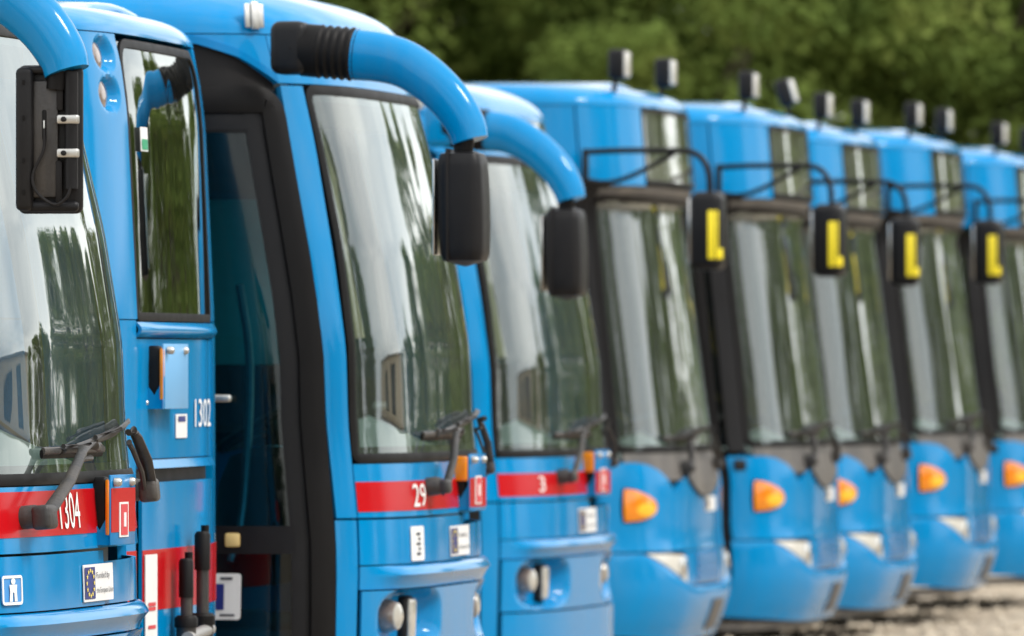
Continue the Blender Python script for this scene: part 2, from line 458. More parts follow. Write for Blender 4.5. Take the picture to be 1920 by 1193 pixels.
# ------------------------------------------------------------------ shared bus pieces
def wheel(bus, lx, ly):
    sg = 1 if ly > 0 else -1
    M = Matrix.Translation((lx, ly, .47)) @ Matrix.Rotation(-sg * math.pi / 2, 4, 'X')
    w = lathe('wheel', [(.20, 0), (.28, .0), (.30, .02), (.30, -.02)], STEEL, bus, M, 24)
    lathe('tyre', [(.29, -.27), (.44, -.27), (.475, -.23), (.475, -.05), (.44, -.005), (.36, .012), (.30, -.01)], TYRE, w, M, 32)
    lathe('hub', [(.13, -.05), (.13, .05), (.10, .07), (.02, .075)], STEEL, w, M, 16)

def seat_mesh():
    bm = bmesh.new()
    for y in (-.23, .23):
        add_box(bm, (.44, .42, .13), Matrix.Translation((0, y, .43)), .04)
        add_box(bm, (.12, .42, .66), Matrix.Translation((-.24, y, .78)) @ Matrix.Rotation(R_(-10), 4, 'Y'), .05)
        add_box(bm, (.09, .3, .2), Matrix.Translation((-.31, y, 1.16)) @ Matrix.Rotation(R_(-10), 4, 'Y'), .04)
    add_box(bm, (.3, .1, .4), Matrix.Translation((0, 0, .2)), .01)
    me = bpy.data.meshes.new('seat'); bm.to_mesh(me); bm.free(); me.materials.append(SEATM)
    me.polygons.foreach_set('use_smooth', [True] * len(me.polygons)); me.set_sharp_from_angle(angle=R_(40))
    return me
SEAT = seat_mesh()
LEN = 9.0

def interior(bus, S, zf, zdash, ztop, driver=True, rear=False):
    x0 = -LEN
    box('floor_plate', (LEN - .5, 2.36, .08), (-LEN / 2 - .1, 0, zf), FLOORM, bus, bevel=.01)
    box('headliner', (LEN - .9, 2.15, .04), (-LEN / 2 - .35, 0, ztop), HEAD, bus, bevel=.01)
    if not rear:
        # dashboard follows the windshield foot
        vs = []; fs = []
        ys = np.linspace(-.95, 1.0, 25)
        prof = [(.03, -.45), (.03, -.03), (-.04, .0), (-.30, .02), (-.42, -.02), (-.46, -.12), (-.50, -.5)]
        for y in ys:
            fx = S.pt(math.copysign(min(abs(y) * 1.06, 1.2), y), zdash).x - .09
            for dx, dz in prof:
                hump = .10 * math.exp(-((y - .5) / .33) ** 2) if dx < -.2 else 0
                vs.append((fx + dx, y, zdash + dz + hump))
        K = len(prof)
        for j in range(len(ys) - 1):
            for i in range(K - 1): fs.append((j * K + i, (j + 1) * K + i, (j + 1) * K + i + 1, j * K + i + 1))
        link('dashboard', vs, fs, DASH, bus)
        M = Matrix.Translation((-.80, .52, zdash + .10)) @ Matrix.Rotation(R_(-28), 4, 'Y')
        vs, fs = tube_data([M @ Vector((.23 * math.cos(a), .23 * math.sin(a), 0)) for a in np.linspace(0, 2 * math.pi, 29)], .017, 8, caps=False)
        tube_data([M @ Vector((-.22, 0, 0)), M @ Vector((.22, 0, 0))], .014, 6, vs, fs)
        tube_data([M @ Vector((0, 0, 0)), M @ Vector((0, 0, -.35))], .035, 8, vs, fs)
        link('steering_wheel', vs, fs, TRIM, bus)
        bm = bmesh.new()
        add_box(bm, (.5, .5, .16), Matrix.Translation((-1.35, .52, zf + .62)), .05)
        add_box(bm, (.14, .5, .78), Matrix.Translation((-1.6, .52, zf + 1.05)) @ Matrix.Rotation(R_(-9), 4, 'Y'), .06)
        add_box(bm, (.1, .3, .22), Matrix.Translation((-1.68, .52, zf + 1.52)) @ Matrix.Rotation(R_(-9), 4, 'Y'), .05)
        add_box(bm, (.4, .4, .5), Matrix.Translation((-1.35, .52, zf + .3)), .02)
        from_bm('driver_seat', bm, TRIM, bus)
        box('partition', (.04, 1.0, 1.25), (-1.95, .62, zf + .7), TRIM, bus)
        # rolled blind and curtain strip inside the windshield top
        box('sun_blind', (.03, 1.7, .16), (S.pt(0, ztop - .15).x - .22, 0.05, ztop - .13), TRIM, bus, bevel=.01)
        tube('grab_pole', [(-1.2, -.35, zf), (-1.2, -.35, ztop)], .017, mat('yellow_pole', (.6, .42, .03), .4), bus, 8)
        xs = [-2.6 - .85 * i for i in range(7)]
    else:
        xs = [-.75 - .85 * i for i in range(7)]
    for x in xs:
        for y in (-.68, .68):
            o = bpy.data.objects.new('seat', SEAT); COL.objects.link(o); o.parent = bus; o.location = (x, y, zf + .03)
            if rear: o.rotation_euler = (0, 0, math.pi)

def shell(bus, S, near0, far0, zsill, zhead, zroof, ra, roof_q, skirt=.28, wheels=(-1.9, -6.9)):
    """long sides, roof, rear wall behind the modelled end; near0/far0 = |q| where each side starts"""
    E = S.Q + LEN - S.D
    for sg, st in ((-1, near0), (1, far0)):
        def qq(a, b): return (-b, -a) if sg < 0 else (a, b)
        a, b = qq(st, E)
        patch(S, 'side_panel', a, b, skirt, zsill - .01, BLUE, bus, nq=24, nv=6)
        patch(S, 'upper_side_panel', a, b, zhead + .01, zroof - .004, BLUE, bus, nq=24, nv=5)
        n = 5; w = (E - st) / n
        for i in range(n):
            a, b = qq(st + w * i + .004, st + w * (i + 1) - .004)
            p = rr_path(a, b, zsill, zhead, .05)
            f = ring(S, 'side_window', p, .055, RUBBER, bus, off=-.004, th=.03)
            fill(S, 'pane', shrink(p, .05), SG, f, off=-.012, th=0, rows=4)
        for wx in wheels:
            y = sg * (itp(S.hw, .5) + .012)
            wheel(bus, wx, y - sg * .0)
            vs = []; fs = []
            for i in range(17):
                c = math.pi * i / 16
                for r_, o in ((.50, 0), (.50, .014), (.58, .014), (.58, 0)):
                    vs.append((wx + r_ * math.cos(c), y - sg * .02 + sg * o, max(.2, .47 + r_ * math.sin(c))))
            for i in range(16):
                for k in range(4): fs.append((i * 4 + k, i * 4 + (k + 1) % 4, (i + 1) * 4 + (k + 1) % 4, (i + 1) * 4 + k))
            link('wheel_arch', vs, fs, RUBBER, bus)
    # blanking wall at the other end
    hw = itp(S.hw, 1.)
    box('end_wall', (.06, 2 * hw - .06, zsill - skirt), (-LEN + .0, 0, (zsill + skirt) / 2), BLUE, bus, bevel=.02)
    box('end_wall', (.06, 2 * hw - .16, .34), (-LEN + .0, 0, zhead + .17), BLUE, bus, bevel=.02)
    for y in (-1.1, 1.1): box('end_pillar', (.07, .16, zhead - zsill), (-LEN, y, (zsill + zhead) / 2), BLUE, bus)
    box('end_window', (.012, 2.04, zhead - zsill), (-LEN - .005, 0, (zsill + zhead) / 2), SG, bus, bevel=0)

def roof(bus, S, v0, m=None):
    E = S.Q + LEN - S.D
    qs = list(np.linspace(-E, -S.Q, 8)) + list(np.linspace(-S.Q, 0, 30))[1:]
    qs = qs + [-q for q in qs[::-1][1:]]
    f = lambda t: 0
    vsr = list(np.linspace(v0, S.zr, 4)) + list(np.linspace(S.zr, S.zr + 1, 11))[1:]
    vs = []; fs = []; W = len(qs)
    for v in vsr:
        for q in qs: vs.append(S.pt(q, v))
    for j in range(len(vsr) - 1):
        for i in range(W - 1): fs.append((j * W + i, j * W + i + 1, (j + 1) * W + i + 1, (j + 1) * W + i))
    top = (len(vsr) - 1) * W; h = W // 2; K = 6; rows = [[top + i for i in range(h + 1)]]
    # crown the top
    for k in range(1, K):
        t = k / K; row = []
        for i in range(h + 1):
            a = vs[top + i]; b = vs[top + W - 1 - i]
            p = a.lerp(b, t); p.z += .035 * math.sin(math.pi * t) * min(1, (b - a).length / 1.2); row.append(len(vs)); vs.append(p)
        rows.append(row)
    rows.append([top + W - 1 - i for i in range(h + 1)])
    for ra, rb in zip(rows, rows[1:]):
        for i in range(h):
            q4 = (ra[i], rb[i], rb[i + 1], ra[i + 1]); s = []
            for x in q4:
                if x not in s: s.append(x)
            if len(s) > 2: fs.append(tuple(s)[::-1])
    # inner rim
    b0 = len(vs)
    for i in range(W): vs.append(vs[i] - S.nrm(qs[i], v0) * .03)
    for i in range(W - 1): fs.append((i + 1, i, b0 + i, b0 + i + 1))
    return link('roof', vs, fs, m or BLUE, bus)

def lamp_box(S, bus, q, v, red=True, red_z=(0, 0), w=.26, h=.21, d=.055, plate=None, wide_lens=False):
    """amber side lamp in a sheet metal guard that stands proud of the skin; red_z = heights (absolute) of a painted band"""
    O = S.pt(q, v); sx = O.x + d
    y0 = O.y; y1 = O.y + w
    root = box('lamp_guard', (.006, w, h), (sx, (y0 + y1) / 2, v), plate or BLUE2, bus, bevel=.002, rot=(0, 0, R_(-3)))
    for y in (y0 + .035, y1 - .05):
        M = Matrix.Translation((sx + .004, y, v + h / 2 - .022)) @ Matrix.Rotation(math.pi / 2, 4, 'Y')
        lathe('bolt', [(.013, -.004), (.013, .012), (.009, .018)], STEEL, root, M, 10)
    if red:
        z0, z1 = red_z
        box('red_band', (.0025, w - .01, z1 - z0), (sx + .0035, (y0 + y1) / 2, (z0 + z1) / 2), RED, root, bevel=0, rot=(0, 0, R_(-3)))
        box('number_plate_sticker', (.0025, w * .36, h * .5), (sx + .0055, (y0 + y1) / 2, v - .03), WHITEP, root, bevel=0, rot=(0, 0, R_(-3)))
        box('sticker_field', (.0025, w * .26, h * .44), (sx + .0075, (y0 + y1) / 2, v - .03), REDP, root, bevel=0, rot=(0, 0, R_(-3)))
        box('sticker_mark', (.0025, w * .08, h * .2), (sx + .0095, (y0 + y1) / 2, v - .03), WHITEL, root, bevel=0, rot=(0, 0, R_(-3)))
    # V notched cheek towards the door side
    yb = y0 + .004; x0 = O.x - .03
    zs = v - h / 2 + .0; zt = v + .0
    prof = [(x0, zs), (sx - .004, zs + .0), (sx - .004, zt + .0), (x0 + (sx - x0) * .55, zs + .045), (x0, zt)]
    vs = [(x, yb, z) for x, z in prof] + [(x, yb + .008, z) for x, z in prof]; n = len(prof)
    fs = [tuple(range(n)), tuple(range(n, 2 * n))[::-1]] + [((i + 1) % n, i, n + i, n + (i + 1) % n) for i in range(n)]
    link('lamp_bracket', vs, fs, BLUE, root, smooth=False)
    box('lamp_body', (sx - x0 - .022, .05, h - .02), ((x0 + sx) / 2 - .009, y0 + .045, v + .004), BLACK, root, bevel=.012, seg=3)
    if wide_lens:
        box('amber_lens', (sx - x0 - .014, .03, h * .44), ((x0 + sx) / 2 - .004, y0 + .008, v + h * .24), AMBER, root, bevel=.008, seg=3)
    else:
        box('amber_lens', (.016, .03, h * .80), (sx - .013, y0 + .014, v + .008), AMBER, root, bevel=.006)
    for z in (zs + .02,):
        M = Matrix.Translation((x0 + .02, yb, z)) @ Matrix.Rotation(math.pi / 2, 4, 'X')
        lathe('bolt', [(.009, -.004), (.009, .01), (.006, .013)], STEEL, root, M, 8)
    return root

def eu_sticker(S, bus, q0, q1, v0, v1, off=.004, text=True):
    s = fill(S, 'sticker', rr_path(q0, q1, v0, v1, .004, k=2), WHITEP, bus, off=off, th=.003, rows=3)
    m = lerp(q0, q1, .36)
    fill(S, 'flag', rr_path(q0 + .008, m, v0 + .008, v1 - .008, .002, k=1), NAVY, s, off=off + .002, th=0, rows=3)
    cx, cy = (q0 + .008 + m) / 2, (v0 + v1) / 2
    vs = []; fs = []
    rx = (m - q0) * .34; ry = (v1 - v0) * .34
    for k in range(12):
        a = 2 * math.pi * k / 12; b = len(vs)
        for i in range(10):
            r = (.009 if i % 2 == 0 else .004); c = math.pi / 2 + math.pi * i / 5
            vs.append(S.off(cx + rx * math.cos(a) + r * 1.3 * math.cos(c), cy + ry * math.sin(a) + r * math.sin(c), off + .004))
        fs.append(tuple(range(b, b + 10)))
    link('stars', vs, fs, GOLD, s, smooth=False)
    if text:
        w = q1 - m; h = v1 - v0
        lettering(S, 'lettering', 'Funded by', m + w * .08, m + w * .78, v0 + h * .56, v0 + h * .78, INK, s, off + .0025)
        lettering(S, 'lettering', 'the European Union', m + w * .08, m + w * .96, v0 + h * .17, v0 + h * .37, INK, s, off + .0025)
    return s

def wiper(S, bus, qp, vp, qb0, qb1, vb, slope=0., proud=.075, lift=.05, k=1.):
    piv = S.frame(qp, vp, 0)
    root = lathe('wiper', [(.035, -.02), (.035, .04), (.03, .055), (.02, .06)], WORN, bus, piv, 14)
    p0 = S.off(qp, vp, proud); qm = lerp(qb0, qb1, .55); p2 = S.off(qm, vb, lift + .03)
    pk = S.off(lerp(qp, qm, .18), lerp(vp, vb, .9), proud + .012)
    box('wiper_pivot_block', (.085 * k, .075 * k, .06 * k), (0, -.005, proud - .005), WORN, root, bevel=.014, seg=3, mtx=piv)
    path = [p0, S.off(lerp(qp, qm, .34), lerp(vp, vb, .5), proud + .010), S.off(lerp(qp, qm, .64), lerp(vp, vb, .9), proud + .004), S.off(lerp(qp, qm, .72), lerp(vp, vb, 1.0), proud), S.off(lerp(qp, qm, .88), vb + .006, lift + .04), p2]
    tube('wiper_arm', path, [(.011 * k, r_ * k) for r_ in (.024, .021, .018, .017, .014, .012)], WORN, root, 10)
    off2 = Vector((0, 0, -.035))
    path2 = [p + off2 + Vector((-.014, 0, 0)) for p in path[:5]]
    tube('wiper_linkage', path2, .009 * k, WORN, root, 8)
    n = 16; bl = []; sp = []
    for i in range(n + 1):
        t = i / n; q = lerp(qb0, qb1, t); v = vb + slope * (t - .5)
        bl.append(S.off(q, v - .008, .012)); sp.append(S.off(q, v, lift - .012 - .02 * abs(2 * t - 1) ** 1.5))
    tube('wiper_blade', bl, [(.006, .014)] * (n + 1), RUBBER, root, 8)
    vs, fs = tube_data(sp, [(.007, .011)] * (n + 1), 8)
    for t in (.08, .3, .5, .7, .92):
        i = int(t * n); tube_data([sp[i], bl[i]], .008, 6, vs, fs)
    tube_data([sp[3] + Vector((.012, 0, .012)), sp[n // 2] + Vector((.025, 0, .014)), sp[n - 3] + Vector((.012, 0, .012))], .008, 6, vs, fs)
    link('wiper_blade_carrier', vs, fs, WORN, root)
    return root

# ------------------------------------------------------------------ coach with the curved mirror arm
TS = Surf([(0, -.02), (.9, 0), (1.05, -.005), (1.4, -.04), (1.68, -.05), (2.02, -.105), (2.42, -.2), (2.6, -.25), (2.8, -.31)],
          [(0, 1.25), (1.2, 1.25), (2.8, 1.2)], .6, 3.2, 2.8, (.45, .19, .3))
def make_coach(label, loc, phi, number, arm_dz=0., red_z=(1.083, 1.19), back_mirror=False, arm_dx=0., pictogram=False, door_sign=False, tall_sticker=False, wq=-.45, base_mat=None, wk=.7):
    S = TS
    bus = thing('coach', label, 'bus', loc, R_(-phi), 'coaches with curved mirror arms')
    zt = 2.62; zb = 1.258
    qe = lambda v: itp([(.3, -1.09), (1.26, -1.09), (1.77, -1.08), (2.25, -1.05), (2.62, -1.03)], v)   # windshield edge, door side
    qf = lambda v: -qe(v)
    qd = lambda v: itp([(.3, -1.19), (1.26, -1.20), (2.15, -1.19), (2.61, -1.15)], v)                    # front edge of door rubber
    # roof with display band
    roof(bus, S, 2.80)
    for a, b in ((-1.02, 1.02),):
        patch(S, 'header_panel', -1.15, 1.15, zt + .004, 2.725, BLUE, bus, nq=30, nv=4)
        patch(S, 'display_band', -.95, .95, 2.729, 2.796, CG, bus, off=-.004, nq=30, nv=3, th=.004)
        patch(S, 'display_back', -.95, .95, 2.73, 2.795, DISPLAY, bus, off=-.03, nq=30, nv=3, th=0)
    for sg in (-1, 1):
        a, b = (-1.15, -.955) if sg < 0 else (.955, 1.15)
        patch(S, 'header_corner', a, b, 2.729, 2.796, BLUE, bus, nq=6, nv=3)
    # side panel above the door, its lower edge arched
    arch = lambda q: itp([(-2.5, 2.775), (-1.6, 2.778), (-1.42, 2.765), (-1.28, 2.715), (-1.18, 2.645), (-1.15, 2.62)], q)
    E = S.Q + LEN - S.D
    patch(S, 'door_header', -2.5, -1.154, lambda u: arch(lerp(-2.5, -1.154, u)), 2.796, BLUE, bus, nq=40, nv=4, th=.03)
    patch(S, 'arch_trim', -2.5, -1.156, lambda u: arch(lerp(-2.5, -1.156, u)) - .004, lambda u: min(2.79, arch(lerp(-2.5, -1.156, u)) + .028), BLUE2, bus, off=.007, nq=40, nv=3, th=.01)
    # A pillars
    patch(S, 'a_pillar', lambda t: qd(lerp(.3, 2.615, t)) + .004, lambda t: qe(lerp(.3, 2.615, t)) - .002, 1.062, 2.615, BLUE, bus, nq=5, nv=24, th=.03)
    patch(S, 'a_pillar_foot', lambda t: qd(lerp(.3, 1.056, t)) + .004, lambda t: qe(lerp(.3, 1.056, t)) - .006, .25, 1.054, BLUE, bus, nq=5, nv=8, th=.03)
    patch(S, 'a_pillar', lambda t: qf(lerp(.3, 2.615, t)) + .002, 1.4, .25, 2.615, BLUE, bus, nq=8, nv=24, th=.03)
    # windshield in its rubber
    p = rr_path(qe, qf, zb, zt, (.04, .04, .06, .06))
    fr = ring(S, 'windshield_rubber', p, .034, RUBBER, bus, off=.004, th=.04)
    patch(S, 'windshield', lambda t: qe(lerp(zb, zt, t)) + .03, lambda t: qf(lerp(zb, zt, t)) - .03, zb + .03, zt - .03, WS, bus, off=-.002, nq=64, nv=40, th=0)
    # black ceramic edge inside the pane
    ring(S, 'windshield_edge_print', shrink(p, .03), .028, BLACK, bus, off=-.006, th=.004, crown=0)
    # panel under the windshield with the red stripe
    patch(S, 'number_panel', -1.086, 1.086, 1.062, zb - .004, BLUE, bus, nq=40, nv=5)
    patch(S, 'red_stripe', -1.084, 1.084, red_z[0], red_z[1], RED, bus, off=.0025, nq=40, nv=3, th=.002)
    patch(S, 'seam_backing', -1.19, 1.19, .25, 1.29, RUBBER, bus, off=-.13, nq=30, nv=8, th=0)
    # front lid, with a step at the far half
    patch(S, 'front_lid', -1.084, .15, .892, 1.054, BLUE, bus, nq=24, nv=4)
    patch(S, 'front_lid', .156, 1.086, .892, 1.02, BLUE, bus, nq=16, nv=4, off=-.008)
    # bumper brow and bumper with lamp recesses
    def brow(q, v):
        t = (v - .80) / .12; return .045 * max(0, math.sin(math.pi * max(0, min(1, t)))) ** .8 * (1 / (1 + math.exp((-q - .93) * -22)) if q < 0 else 1)
    def browoff(q, v):
        k = max(0, min(1, (q + 1.02) / .22)); k = k * k * (3 - 2 * k)
        t = max(0, min(1, (v - .80) / .085)); return .030 * k * (max(0, 1 - abs(t - .62) / .38) ** .5 if t > .62 else (t / .62) ** 1.6)
    patch(S, 'bumper_brow', -1.084, 1.086, .803, .887, BLUE, bus, off=browoff, nq=56, nv=10)
    def rec(q, v):
        o = .012
        for c in (-.66, .66):
            dq = (q - c) / .30; dv = (v - .69) / .105
            d = (abs(dq) ** 3 + abs(dv) ** 3) ** (1 / 3)
            k = max(0, min(1, (1.12 - d) / .3)); o -= .085 * k * k * (3 - 2 * k)
        return o
    patch(S, 'lamp_panel', -1.084, 1.086, .566, .798, BLUE, bus, off=rec, nq=96, nv=34)
    patch(S, 'bumper', -1.084, 1.086, .25, .558, BLUE, bus, off=.02, nq=40, nv=10)
    for sg in (-1, 1):
        M = S.frame(sg * .77, .70, -.07)
        h = lathe('headlight', [(.062, -.01), (.062, .02), (.05, .045), (.02, .055)], LENSD, bus, M, 20)
        lathe('lens', [(.052, .03), (.046, .05), (.02, .062)], LENSW, h, M, 20)
        M2 = S.frame(sg * .58, .685, -.06)
        h2 = box('fog_lamp', (.10, .17, .05), (0, 0, 0), TRIM, bus, bevel=.02, seg=3, mtx=M2)
        box('lens', (.085, .15, .02), (0, 0, .025), LENSW, h2, bevel=.012, seg=3, mtx=M2)
    # door: black backing, rubber frame, two leaves of glass
    p = rr_path(-2.42, lambda v: qd(v), .30, 2.61, (.02, .02, .10, .10))
    fr = ring(S, 'door_frame', p, .095, RUBBER, bus, off=.002, th=.05, crown=.012)
    p2 = shrink(p, .095)
    patch(S, 'door_arch_filler', -2.5, -1.16, 2.60, lambda u: arch(lerp(-2.5, -1.16, u)) + .002, TRIM, bus, off=-.022, nq=30, nv=3, th=0)
    leaf = ring(S, 'door_leaf', p2, .07, BLACK, bus, off=-.014, th=.03, crown=.003)
    patch(S, 'door_rail', -2.28, lambda t: qd(1.0) - .15, .935, 1.035, BLACK, leaf, off=-.012, nq=10, nv=3, th=.02)
    patch(S, 'door_rail', -2.28, lambda t: qd(2.4) - .15, 2.455, 2.47, BLACK, leaf, off=-.01, nq=10, nv=3, th=.02)
    patch(S, 'door_pane', -2.27, lambda t: qd(lerp(1.0, 2.46, t)) - .158, 1.03, 2.46, DG, leaf, off=-.022, nq=10, nv=10, th=0)
    patch(S, 'door_pane', -2.27, lambda t: qd(.7) - .158, .38, .94, DG, leaf, off=-.022, nq=10, nv=6, th=0)
    tube('door_post', [S.off(-1.86, .36, -.016), S.off(-1.86, 2.5, -.016)], .028, RUBBER, leaf, 8)
    M = S.frame(-1.59, 1.49, .02)
    h = box('door_handle', (.11, .028, .03), (0, 0, 0), STEEL, leaf, bevel=.01, seg=3, mtx=M)
    box('handle_base', (.035, .05, .03), (-.04, 0, -.018), TRIM, h, bevel=.008, mtx=M)
    # small hinge above the door
    M = S.frame(-1.205, 2.87 if False else 2.798, .012)
    hg = box('hinge', (.03, .10, .016), (0, .065, .004), STEEL, bus, bevel=.004, mtx=M)
    for dx in (-.027, .027): box('hinge_leaf', (.022, .086, .008), (dx, .065, 0), STEEL, hg, bevel=.002, mtx=M)
    if door_sign:
        sgn = fill(S, 'door_sign', rr_path(-1.66, -1.545, .70, .865, .01, k=2), WHITEP, leaf, off=.004, th=.004, rows=3)
        fill(S, 'sign_bar', rr_path(-1.652, -1.605, .735, .828, .002, k=1), NAVY, sgn, off=.0065, th=0, rows=2)
        fill(S, 'sign_mark', rr_path(-1.62, -1.575, .842, .852, .002, k=1), INK, sgn, off=.0065, th=0, rows=2)
        fill(S, 'sign_mark', rr_path(-1.62, -1.565, .712, .72, .002, k=1), INK, sgn, off=.0065, th=0, rows=2)
        box('door_reflector', (.055, .05, .012), (0, 0, 0), mat('cream_reflector', (.72, .53, .22), .4), leaf, bevel=.008, mtx=S.frame(-1.575, .985, .0))
    # shell and cabin
    shell(bus, S, 2.50, 1.404, 1.30, 2.62, 2.80, None, None)
    interior(bus, S, .62, 1.30, 2.70)
    for i, q in enumerate(np.linspace(1.0, 1.35, 2)): pass
    # folded curtain beside the door pillar
    vs = []; fs = []
    for i in range(33):
        t = i / 32; q = lerp(-1.03, -.84, t)
        for v in (1.72, 2.0, 2.3, 2.54):
            p_ = S.off(q + .02 * math.sin(v * 9), v, -.09 - .022 * math.sin(t * 36 + v)); vs.append(p_)
    for i in range(32):
        for k in range(3): fs.append((4 * i + k, 4 * i + 4 + k, 4 * i + 5 + k, 4 * i + 1 + k))
    link('curtain', vs, fs, CURT, bus)
    box('window_light_board', (1.1, .03, .62), (-1.05, .15, 1.92), mat('teal_window_light', (.06, .42, .42), .8, var=.15, nscale=30), bus, bevel=.01)  # added teal board imitating daylight through the tinted far window
    for xx in (-.62, -1.25): tube('door_rail_handle', smooth_path([(xx, -1.08, .9), (xx + .03, -1.0, 1.1), (xx + .05, -.98, 1.6), (xx + .02, -1.02, 1.9)], 4), .016, STEEL, bus, 8)
    for k in range(2): box('step', (1.0, .32, .2), (-1.1, -1.0 + .3 * k, .42 + .2 * k), FLOORM, bus, bevel=.015)
    # number, stickers
    if number:
        n, q0, q1, v0, v1 = number
        lettering(S, 'fleet_number', n, q0, q1, v0, v1, WHITEL, bus, .0065)
    eu_sticker(S, bus, -.12, .27, .905 if False else .945, 1.05, .006) if False else None
    eu_sticker(S, bus, -.13, .24, .905, 1.015, .006)
    if pictogram:
        f = fill(S, 'pictogram_sticker', rr_path(-.86, -.73, .915, 1.0, .012, k=3), mat('sticker_blue', (.06, .27, .62), .4), bus, off=.005, th=.003, rows=3)
        ring(S, 'sticker_border', rr_path(-.86, -.73, .915, 1.0, .012, k=3), .008, WHITEL, f, off=.0075, th=.002, crown=0)
        body = [(.0, .0), (.18, 0), (.2, .42), (.3, .42), (.32, 0), (.5, 0), (.46, .5), (.5, .78), (0, .78), (.04, .5)]
        poly = [(-.82 + x * .1, .925 + y * .062) for x, y in body]
        link('figure_mark', [S.off(q, v, .0085) for q, v in poly], [tuple(range(len(poly)))], WHITEL, f, smooth=False)
        hd = [(-.795 + .014 * math.cos(a), .983 + .009 * math.sin(a)) for a in np.linspace(0, 2 * math.pi, 13)[:-1]]
        link('head_mark', [S.off(q, v, .0085) for q, v in hd], [tuple(range(12))], WHITEL, f, smooth=False)
    if tall_sticker:
        f = fill(S, 'notice_sticker', rr_path(-.71, -.56, .90, 1.025, .008, k=2), WHITEP, bus, off=.005, th=.003, rows=3)
        for k in range(5):
            z = .92 + .018 * k
            fill(S, 'sticker_mark', rr_path(-.655 + .02 * (k % 2), -.61, z, z + .010, .002, k=1), INK, f, off=.0075, th=0, rows=2)
    # lamp guard and wipers
    lamp_box(S, bus, .08, 1.175, True, red_z, wide_lens=not back_mirror)
    wiper(S, bus, wq, 1.165, -.50, .20, 1.355, slope=.0, k=wk)
    wiper(S, bus, .55, 1.225, -.12, .62, 1.40, slope=.07, proud=.085 * wk, k=wk)
    # mirror arm
    dx = arm_dx
    M = Matrix.Translation((-.36 + dx * .2, -1.25, 2.742))
    mb = box('mirror_base', (.135, .15, .19), (0, 0, 0), base_mat or BLACK, bus, bevel=.035, seg=4, mtx=M)
    box('base_screw', (.008, .006, .008), (.01, -.076, 0), TRIM, mb, bevel=.002, mtx=M)
    path = []; rad = []
    for i in range(43):
        t = i / 42; path.append((lerp(-.315, -.115, t) + dx * .5, lerp(-1.255, -1.27, t), lerp(2.735, 2.716, t)))
        k = .004 * (math.sin(t * 2 * math.pi * 7) if t > .28 else .3); rad.append((.073 + k, .093 + k))
    tube('bellows', path, rad, RUBBER, mb, 24)
    ctr = smooth_path([(-.125 + dx * .5, -1.27, 2.717), (-.03 + dx * .7, -1.28, 2.706), (.06 + dx, -1.29, 2.680), (.15 + dx, -1.31, 2.625), (.235 + dx, -1.325, 2.545), (.290 + dx, -1.335, 2.462), (.308 + dx, -1.34, 2.405)], 6)
    ctr = [c + Vector((0, 0, arm_dz * i / (6 * 6))) for i, c in enumerate(ctr)]
    n = len(ctr)
    rad = [(lerp(.070, .058, i / n), lerp(.091, .064, (i / n) ** 1.3)) for i in range(n)]
    tube('mirror_arm', ctr, rad, BLUE, bus, 28)
    tx, ty, tz = ctr[-1]; tx -= .015
    hinge = tube('mirror_neck', [(tx - .005, ty, tz + .02), (tx - .012, ty, tz - .05)], .035, RUBBER, bus, 14)
    # mirror head
    if not back_mirror:
        vs = []; fs = []
        H = .42; n = 32; ks = 20
        prof = []
        for k in range(ks + 1):
            t = k / ks; z = tz - .025 - H * t
            e = min(1, (1 - abs(2 * t - 1) ** 16)) ** .5 if 0 < t < 1 else .0
            s_ = .90 + .10 * math.sin(math.pi * min(1, t * .9 + .05)); prof.append((z, max(.06, e) * s_))
        for z, s_ in prof:
            for i in range(n):
                a = 2 * math.pi * i / n; c, sn = math.cos(a), math.sin(a)
                x = .085 * math.copysign(abs(c) ** .42, c) * s_; y = .105 * math.copysign(abs(sn) ** .42, sn) * s_
                vs.append((tx - .018 + x - (tz - z) * .0 + .01 * ((tz - z) / H), ty + .02 + y, z))
        for k in range(ks):
            for i in range(n):
                a = k * n + i; b = k * n + (i + 1) % n; fs.append((b, a, a + n, b + n))
        fs.append(tuple(range(n))); fs.append(tuple(range(ks * n, ks * n + n))[::-1])
        hd = link('mirror_housing', vs, fs, BLACK, bus)
        box('mirror_glass', (.008, .16, .34), (tx - .108, ty + .02, tz - .235), REFL, hd, bevel=.004)
        box('housing_seam', (.010, .216, .40), (tx - .055, ty + .02, tz - .23), TRIM, hd, bevel=.004)
    else:
        # bare head seen from behind: open shell with a clamp tube
        cx, cy, cz = tx - .035, ty, tz - .19
        Mx = Matrix.Translation((cx, cy, cz)) @ Matrix.Rotation(R_(4), 4, 'Z')
        hd = box('mirror_housing', (.185, .045, .42), (0, .02, 0), BLACK, bus, bevel=.02, seg=4, mtx=Mx)
        box('housing_rim', (.05, .05, .405), (-.068, -.012, 0), BLACK, hd, bevel=.016, seg=3, mtx=Mx)
        box('housing_rim', (.17, .03, .03), (0.0, -.008, -.19), BLACK, hd, bevel=.012, seg=3, mtx=Mx)
        box('housing_rim', (.13, .03, .022), (-.02, -.008, .195), BLACK, hd, bevel=.01, seg=3, mtx=Mx)
        box('back_plate', (.075, .02, .33), (-.01, -.008, 0), WORN, hd, bevel=.008, mtx=Mx)
        box('plate_slot', (.012, .006, .085), (-.012, -.019, .04), RUBBER, hd, bevel=.004, mtx=Mx)
        box('slot_pin', (.005, .008, .05), (-.012, -.021, .028), STEEL, hd, bevel=.002, mtx=Mx)
        box('clamp_channel', (.02, .022, .11), (.033, -.012, .135), TRIM, hd, bevel=.006, mtx=Mx)
        box('clamp_channel', (.02, .022, .12), (.03, -.012, -.12), TRIM, hd, bevel=.006, mtx=Mx)
        tube('clamp_tube', [Mx @ Vector((.066, -.022, .19)), Mx @ Vector((.066, -.022, -.14))], .019, BLACK, hd, 16)
